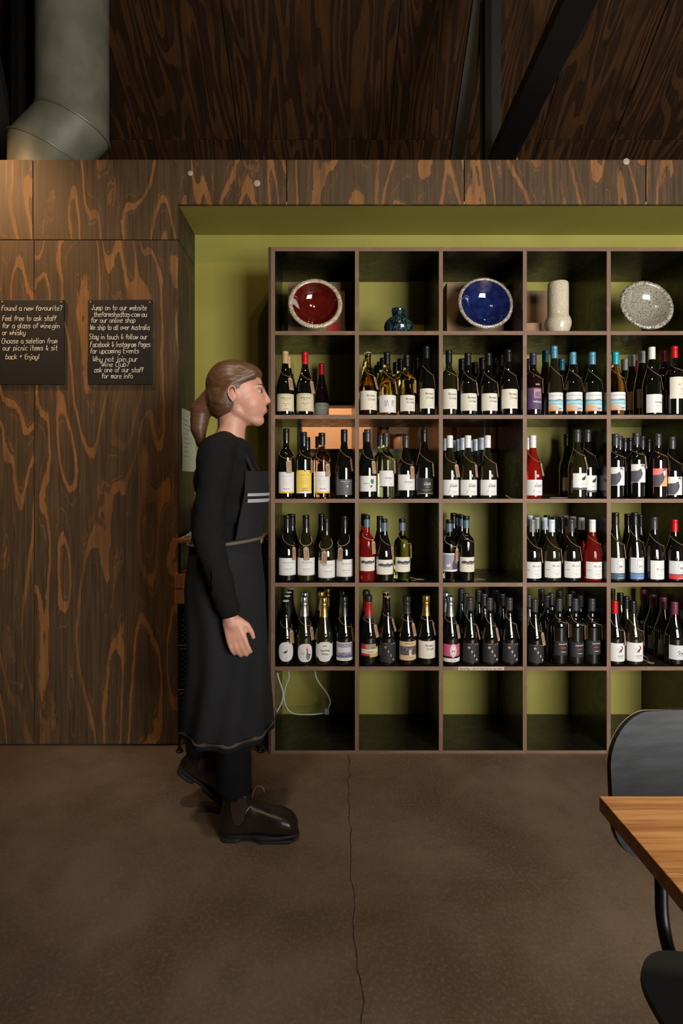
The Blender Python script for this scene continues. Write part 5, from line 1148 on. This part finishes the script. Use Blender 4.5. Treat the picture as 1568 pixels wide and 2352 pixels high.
PY = 2.0
n = Nd('skin'); f = n.noise(n.obj(), 25.0, 3); SKIN = n.out(n.mix(f, (0.50, 0.235, 0.165, 1), (0.60, 0.31, 0.22, 1)), 0.48, Subsurface_Weight=0.0)
CLOTH = plain('black_cotton', (0.0075, 0.0075, 0.008), 0.9, Specular_IOR_Level=0.15); TROU = plain('black_trouser_cloth', (0.007, 0.007, 0.0075), 0.9, Specular_IOR_Level=0.12)
APR = plain('charcoal_apron_cloth', (0.013, 0.013, 0.0145), 0.9, Specular_IOR_Level=0.2)
def hand_fingers(m, wrist, knuck, side, curl=.5):
    """palm and five fingers hanging from a wrist; side = -1 for the hand nearer the camera"""
    wrist, knuck = Vector(wrist), Vector(knuck); d = (knuck-wrist).normalized(); fwd = Vector((1, 0, 0)); fwd = (fwd-d*fwd.dot(d)).normalized(); inn = Vector((0, -side, 0))
    cap_(m, wrist, .024, wrist+d*.03, .024)
    for s in (-.024, -.008, .008, .024): cap_(m, wrist+d*.022+fwd*s*.6, .0165, knuck+fwd*s, .0115)
    for s, L in ((.026, .066), (.009, .074), (-.009, .069), (-.026, .054)):
        p = knuck+fwd*s; a = d; q1 = p+a*L*.42; b = (d*math.cos(curl*.8)+inn*math.sin(curl*.8)*.8+fwd*.10).normalized(); q2 = q1+b*L*.32; c = (d*math.cos(curl*1.6)+inn*math.sin(curl*1.6)).normalized(); q3 = q2+c*L*.24
        cap_(m, p, .0096, q1, .0090, 12); cap_(m, q1, .0090, q2, .0082, 12); cap_(m, q2, .0082, q3, .0070, 12)
    t0 = wrist+d*.026+fwd*.020; t1 = t0+d*.028+fwd*.024+inn*.008; t2 = t1+d*.026+fwd*.006+inn*.006; t3 = t2+d*.020+inn*.004
    cap_(m, t0, .015, t1, .0115, 12); cap_(m, t1, .0108, t2, .0098, 12); cap_(m, t2, .0096, t3, .0080, 12)

HX, HZ = -.322, 1.553     # centre of the head
pb = MB()
ell(pb, (HX-.012, PY, HZ+.018), (.098, .077, .098)); ell(pb, (HX+.030, PY, HZ-.030), (.066, .060, .082)); ell(pb, (HX+.062, PY, HZ-.092), (.027, .030, .022))
cap_(pb, (HX-.005, PY-.040, HZ-.058), .023, (HX+.055, PY-.018, HZ-.092), .018); cap_(pb, (HX-.005, PY+.040, HZ-.058), .023, (HX+.055, PY+.018, HZ-.092), .018)
cap_(pb, (HX+.086, PY, HZ+.012), .008, (HX+.103, PY, HZ-.022), .0105); ell(pb, (HX+.096, PY-.010, HZ-.027), (.009, .008, .007)); ell(pb, (HX+.096, PY+.010, HZ-.027), (.009, .008, .007))
ell(pb, (HX+.076, PY-.030, HZ+.024), (.014, .022, .008)); ell(pb, (HX+.076, PY+.030, HZ+.024), (.014, .022, .008))
ell(pb, (HX+.034, PY-.026, HZ-.030), (.050, .036, .050)); ell(pb, (HX+.034, PY+.026, HZ-.030), (.050, .036, .050)); ell(pb, (HX+.086, PY, HZ-.055), (.014, .024, .014))
for s in (-1, 1):
    ell(pb, (HX-.014, PY+s*.078, HZ-.010), (.015, .0065, .027), (0, -.25, 0)); 
chain(pb, [((HX-.028, PY, HZ-.05), .054), ((-.352, PY, 1.43), .050), ((-.366, PY, 1.36), .060)])
torso = [(-.372, 1.32, .090, .135), (-.372, 1.24, .105, .150), (-.374, 1.14, .102, .138), (-.378, 1.04, .092, .122), (-.380, .95, .105, .150), (-.382, .88, .112, .160)]
for x, z, a, b in torso: ell(pb, (x, PY, z), (a, b, .085))
NS, NE, NW, NK = (-.375, 1.835, 1.335), (-.398, 1.808, 1.055), (-.325, 1.796, .805), (-.300, 1.794, .725)
FS, FE, FW, FK = (-.375, 2.165, 1.335), (-.42, 2.20, 1.065), (-.43, 2.205, .825), (-.425, 2.205, .745)
for S_, E_, W_, K_, sd in ((NS, NE, NW, NK, -1), (FS, FE, FW, FK, 1)):
    chain(pb, [((S_[0], PY+(S_[1]-PY)*.4, S_[2]+.02), .055), (S_, .050), (E_, .037), (W_, .025)]); hand_fingers(pb, W_, K_, sd)
NH, NKn, NA = (-.378, 1.925, .88), (-.345, 1.918, .49), (-.325, 1.92, .13)
FH, FKn, FA = (-.378, 2.075, .88), (-.352, 2.082, .48), (-.505, 2.085, .205)
for H_, K_, A_ in ((NH, NKn, NA), (FH, FKn, FA)): chain(pb, [(H_, .078), (K_, .050), (A_, .030)])
cap_(pb, (-.325, 1.92, .075), .026, (-.23, 1.92, .048), .020); cap_(pb, (-.50, 2.085, .16), .026, (-.43, 2.085, .095), .020)
person = remesh(pb, 'person', SKIN, None, .0048, 5)
tag(person, 'woman in black clothes and charcoal apron walking right past the shelves', 'person')
# eyes, brows and lips
for s in (-1, 1):
    m = MB(); ell(m, (HX+.072, PY+s*.030, HZ+.008), (.0115, .0125, .0090)); e = m.build('eye', plain('eye_white', (0.50, 0.45, 0.41), 0.25), person, smooth=80)
    m = MB(); ell(m, (HX+.0800, PY+s*.031, HZ+.008), (.0052, .0068, .0062)); m.build('iris', plain('iris_brown', (0.05, 0.025, 0.012), 0.15), e, smooth=80)
    m = MB(); m.tube([(HX+.0865, PY+s*.012, HZ+.029), (HX+.0850, PY+s*.028, HZ+.034), (HX+.0735, PY+s*.046, HZ+.030)], [.0018, .0026, .0014], 8); m.build('eyebrow', plain('hair_brown', (0.075, 0.034, 0.016), 0.6), person, smooth=70)
    m = MB(); m.tube([(HX+.084, PY+s*.018, HZ+.012), (HX+.0855, PY+s*.030, HZ+.0195), (HX+.078, PY+s*.043, HZ+.013)], [.0012, .0016, .0010], 6); m.build('eyelid', SKIN, person, smooth=70)
for s in (-1, 1):
    m = MB(); y_ = PY+s*.0835; m.tube(smooth_path([Vector(q) for q in ((HX-.002, y_, HZ-.004), (HX-.004, y_+s*.002, HZ+.012), (HX-.014, y_+s*.003, HZ+.018), (HX-.025, y_+s*.003, HZ+.010), (HX-.027, y_+s*.002, HZ-.008), (HX-.018, y_, HZ-.026), (HX-.010, y_-s*.002, HZ-.034))], 4), .0032, 8); m.build('ear_rim', SKIN, person, smooth=80)
m = MB(); ell(m, (HX+.096, PY, HZ-.054), (.0052, .018, .0036)); ell(m, (HX+.0945, PY, HZ-.0615), (.0052, .015, .0040)); m.build('lips', plain('lip_rose', (0.42, 0.13, 0.11), 0.4), person, smooth=80)
# hair: brushed back into a low tail
hm = MB(); ell(hm, (HX-.030, PY, HZ+.036), (.094, .086, .092)); ell(hm, (HX-.052, PY, HZ-.010), (.074, .082, .085)); ell(hm, (HX+.008, PY, HZ+.080), (.074, .068, .040), (0, .12, 0))
for s in (-1, 1): cap_(hm, (HX+.052, PY+s*.050, HZ+.066), .020, (HX-.02, PY+s*.074, HZ+.030), .016); cap_(hm, (HX-.02, PY+s*.076, HZ+.030), .014, (HX-.06, PY+s*.062, HZ-.03), .020)
chain(hm, [((HX-.10, PY, HZ-.02), .045), ((HX-.142, PY, HZ-.055), .038), ((HX-.150, PY, HZ-.12), .030), ((HX-.142, PY, HZ-.18), .016)])
n = Nd('brown_hair'); p = n.obj(); a = n.noise(n.sc(p, (14, 240, 240)), 1.0, 3, .6, .4); n.bump(a, .5, .002); HAIR = n.out(n.mix(a, (0.045, 0.020, 0.009, 1), (0.15, 0.070, 0.030, 1)), .42)
def hairfn(c):
    k = noise.noise(Vector((c.x*12, c.y*90, c.z*70)))*.0022; d = (c-Vector((HX, PY, HZ))).normalized(); return c+d*k
remesh(hm, 'hair', HAIR, person, .0045, 4, hairfn)
# black long-sleeved shirt
def folds(amp, fx, fz, seed):
    def g(c):
        k = noise.noise(Vector((c.x*fx+seed, c.y*fx, c.z*fz)))*amp + noise.noise(Vector((c.x*fx*2.5, c.y*fx*2.5+seed, c.z*fz*2.2)))*amp*.4
        cx = Vector((-.375, c.y if abs(c.y-PY) > .15 else PY, c.z)); d = (c-cx); return c+(d.normalized()*k if d.length > 1e-5 else d)
    return g
sm_ = MB()
for x, z, a, b in torso[:5]: ell(sm_, (x, PY, z), (a+.013, b+.012, .092))
ell(sm_, (-.335, PY, 1.215), (.092, .125, .070))
for S_, E_, W_ in ((NS, NE, NW), (FS, FE, FW)):
    wv = Vector(W_); ev = Vector(E_); we_ = ev.lerp(wv, .93)
    chain(sm_, [((S_[0]+.004, PY+(S_[1]-PY)*.30, S_[2]+.028), .056), (S_, .062), (E_, .050), (tuple(we_), .037)])
chain(sm_, [((-.366, PY, 1.365), .062), ((-.370, PY, 1.30), .085)])
shirt = remesh(sm_, 'shirt', CLOTH, person, .0065, 5, folds(.010, 9, 14, 3.1))
# trousers
tm = MB()
for x, z, a, b in torso[4:]: ell(tm, (x, PY, z), (a+.010, b+.010, .085))
NC_, FC_ = Vector(NKn).lerp(Vector(NA), .86), Vector(FKn).lerp(Vector(FA), .86)
chain(tm, [(NH, .092), (NKn, .070), (tuple(NC_), .059)]); chain(tm, [(FH, .092), (FKn, .070), (tuple(FC_), .058)])
remesh(tm, 'trousers', TROU, person, .0065, 4, folds(.007, 10, 16, 7.7))
# apron: bib, wrapped skirt, waist ties, pale chest stripes
def wrapmesh(name, rows, a0, a1, mat, off=0.0, seg=72, fold=.008, thick=.003):
    m = MB(); nr = 26; vs = []
    zs = [r[0] for r in rows]
    def at(z):
        for r0, r1 in zip(rows, rows[1:]):
            if r1[0] <= z <= r0[0]:
                t = (r0[0]-z)/(r0[0]-r1[0]); return [r0[i]+(r1[i]-r0[i])*t for i in range(1, 4)]
        return rows[-1][1:]
    for i in range(nr+1):
        z = zs[0]+(zs[-1]-zs[0])*i/nr; cx, ra, rb = at(z); fl_ = fold*(i/nr)
        for q in range(seg+1):
            a = a0+(a1-a0)*q/seg; k = 1+(fl_/ra)*math.sin(9*a+2*math.sin(z*7))+(off/ra)
            vs.append((cx+ra*k*math.cos(a), PY+rb*k*math.sin(a), z))
    w_ = seg+1; m.add(vs, [(i*w_+q, (i+1)*w_+q, (i+1)*w_+q+1, i*w_+q+1) for i in range(nr) for q in range(seg)])
    o = m.build(name, mat, None, smooth=70); bm = bmesh.new(); bm.from_mesh(o.data); bmesh.ops.solidify(bm, geom=bm.faces[:]+bm.edges[:]+bm.verts[:], thickness=thick); bm.to_mesh(o.data); bm.free(); return o
rows = [(1.04, -.372, .122, .155), (.95, -.375, .132, .176), (.86, -.376, .142, .188), (.60, -.368, .146, .186), (.345, -.362, .158, .190)]
apron = wrapmesh('apron', rows, -2.75, 2.75, APR); apron.parent = person
bib = wrapmesh('bib', [(1.275, -.334, .108, .120), (1.20, -.338, .118, .142), (1.10, -.358, .118, .142), (1.035, -.370, .124, .152)], -1.12, 1.12, APR, .004, 40, .002); bib.parent = apron
STRP = plain('pale_grey_print', (0.34, 0.34, 0.35), 0.8)
for z0, z1 in ((1.188, 1.198), (1.166, 1.178)):
    s_ = wrapmesh('stripe', [(z1, -.340, .1205, .143), (z0, -.342, .1205, .143)], -1.02, 1.02, STRP, .0055, 40, 0, .001); s_.parent = bib; s_['label'] = 'pale grey printed stripe'
m = MB()
for s in (-1, 1): m.tube(smooth_path([Vector(q) for q in ((-.262, PY+s*.085, 1.272), (-.300, PY+s*.080, 1.345), (-.345, PY+s*.070, 1.395), (-.400, PY+s*.045, 1.405), (-.425, PY, 1.395))], 6), .006, 8)
st_ = m.build('neck_strap', APR, apron, smooth=60)
m = MB(); m.tube([(-.374+.132*math.cos(2*PI*k/40), PY+.166*math.sin(2*PI*k/40), 1.025+.012*math.cos(2*PI*k/40)) for k in range(40)], .006, 8, closed=True); m.build('waist_tie', plain('tan_tie', (0.10, 0.075, 0.05), 0.8), apron, smooth=60)
hemb = wrapmesh('hem_band', [(.372, -.3625, .1572, .190), (.362, -.362, .1580, .190)], -2.7, 2.7, plain('hem_tan', (0.055, 0.04, 0.028), 0.8), .0030, 72, .0078, .0012); hemb.parent = apron
# elastic-sided boots
LEATH = None
n = Nd('brown_black_leather'); f = n.noise(n.obj(), 30.0, 4); g = n.noise(n.obj(), 9.0, 3); n.bump(f, .25, .001); LEATH = n.out(n.mix(n.step(g, .35, .65), (0.008, 0.006, 0.005, 1), (0.020, 0.011, 0.007, 1)), n.step(f, .3, .7, .25, .42))
def boot(heel, pitch, label):
    r = bpy.data.objects.new('boot', None); m = MB()
    prof = [(.012, .030, .075), (.035, .036, .085), (.075, .038, .095), (.115, .039, .120), (.150, .041, .112), (.185, .046, .102), (.220, .048, .094), (.248, .044, .082), (.266, .033, .064), (.273, .020, .048)]
    seg = 24
    for i, (x, w_, zt) in enumerate(prof):
        for q in range(seg):
            a = 2*PI*q/seg; c, s = math.cos(a), math.sin(a); hh = (zt-.020)/2
            m.v.append((x, w_*math.copysign(abs(c)**.75, c), .020+hh+hh*math.copysign(abs(s)**.8, s)))
    for i in range(len(prof)-1):
        for q in range(seg): m.f.append((i*seg+q, i*seg+(q+1) % seg, (i+1)*seg+(q+1) % seg, (i+1)*seg+q)); m.mi.append(0)
    m.f.append(tuple(range(seg))); m.f.append(tuple((len(prof)-1)*seg+q for q in range(seg))); m.mi += [0, 0]
    o = len(m.v); sh = [(.030, .050, .036, .056), (.075, .058, .038, .060), (.100, .060, .038, .054), (.125, .062, .038, .050), (.160, .066, .041, .052)]
    for z, cx, ry, rx in sh:
        for q in range(seg): a = 2*PI*q/seg; m.v.append((cx+rx*math.cos(a), ry*math.sin(a), z))
    for i in range(len(sh)-1):
        for q in range(seg): m.f.append((o+i*seg+q, o+i*seg+(q+1) % seg, o+(i+1)*seg+(q+1) % seg, o+(i+1)*seg+q)); m.mi.append(0)
    m.f.append(tuple(o+q for q in range(seg))); m.f.append(tuple(o+(len(sh)-1)*seg+q for q in range(seg))); m.mi += [0, 0]
    up = remesh(m, 'boot', LEATH, person, .0040, 4)
    sol = MB(); ol = []
    for k in range(40):
        a = 2*PI*k/40; x = .138+.139*math.cos(a); w_ = (.044 if x > .13 else .036)*(abs(math.sin(a))**.7)*math.copysign(1, math.sin(a)); ol.append((x, w_*(1-.16*math.exp(-((x-.10)/.035)**2))))
    sol.prism(ol, .012, 'z', 0, .012)
    sol.prism([(x, y) for x, y in rrect_pts(.040, .036, .080)], .012, 'z', 0, 0.0)
    sol.prism([(x+.190, y) for x, y in rrect_pts(.075, .043, .0)], .006, 'z', 0, .004)
    sol.build('sole', plain('rubber_sole', (0.010, 0.010, 0.010), 0.6), up, smooth=40, bevel=.003)
    for s in (-1, 1):
        gz = MB(); pts = [(.045, .158), (.098, .158), (.100, .120), (.092, .085), (.078, .066), (.062, .066), (.052, .085), (.045, .120)]
        gz.prism(pts, .004, 'y', 0, s*.0385-(.004 if s < 0 else 0)); gz.build('elastic_gusset', plain('gusset_maroon', (0.022, 0.008, 0.007), 0.85), up, bevel=.001)
    tb_ = MB(); tb_.tube(smooth_path([Vector(q) for q in ((.112, 0, .135), (.118, 0, .160), (.130, 0, .176), (.148, 0, .174), (.156, 0, .156))], 5), .0035, 8); tb_.build('pull_tab', plain('tab_brown', (0.12, 0.05, 0.025), 0.6), up, smooth=60)
    up.location = heel; up.rotation_euler = (0, pitch, 0); up['label'] = label
    bpy.data.objects.remove(r); return up
def rrect_pts(hw, hh, cx_):
    return [(x+(cx_ if cx_ else 0)-(.036 if cx_ else 0), y) for x, y in rrect(hw, hh, .025 if hw < .05 else .035, 6)]
boot((-.379, 1.915, 0.0005), 0.0, 'dark brown elastic-sided boot planted on the floor')
b2 = boot((-.575, 2.085, .150), .62, 'dark brown elastic-sided boot with raised heel')
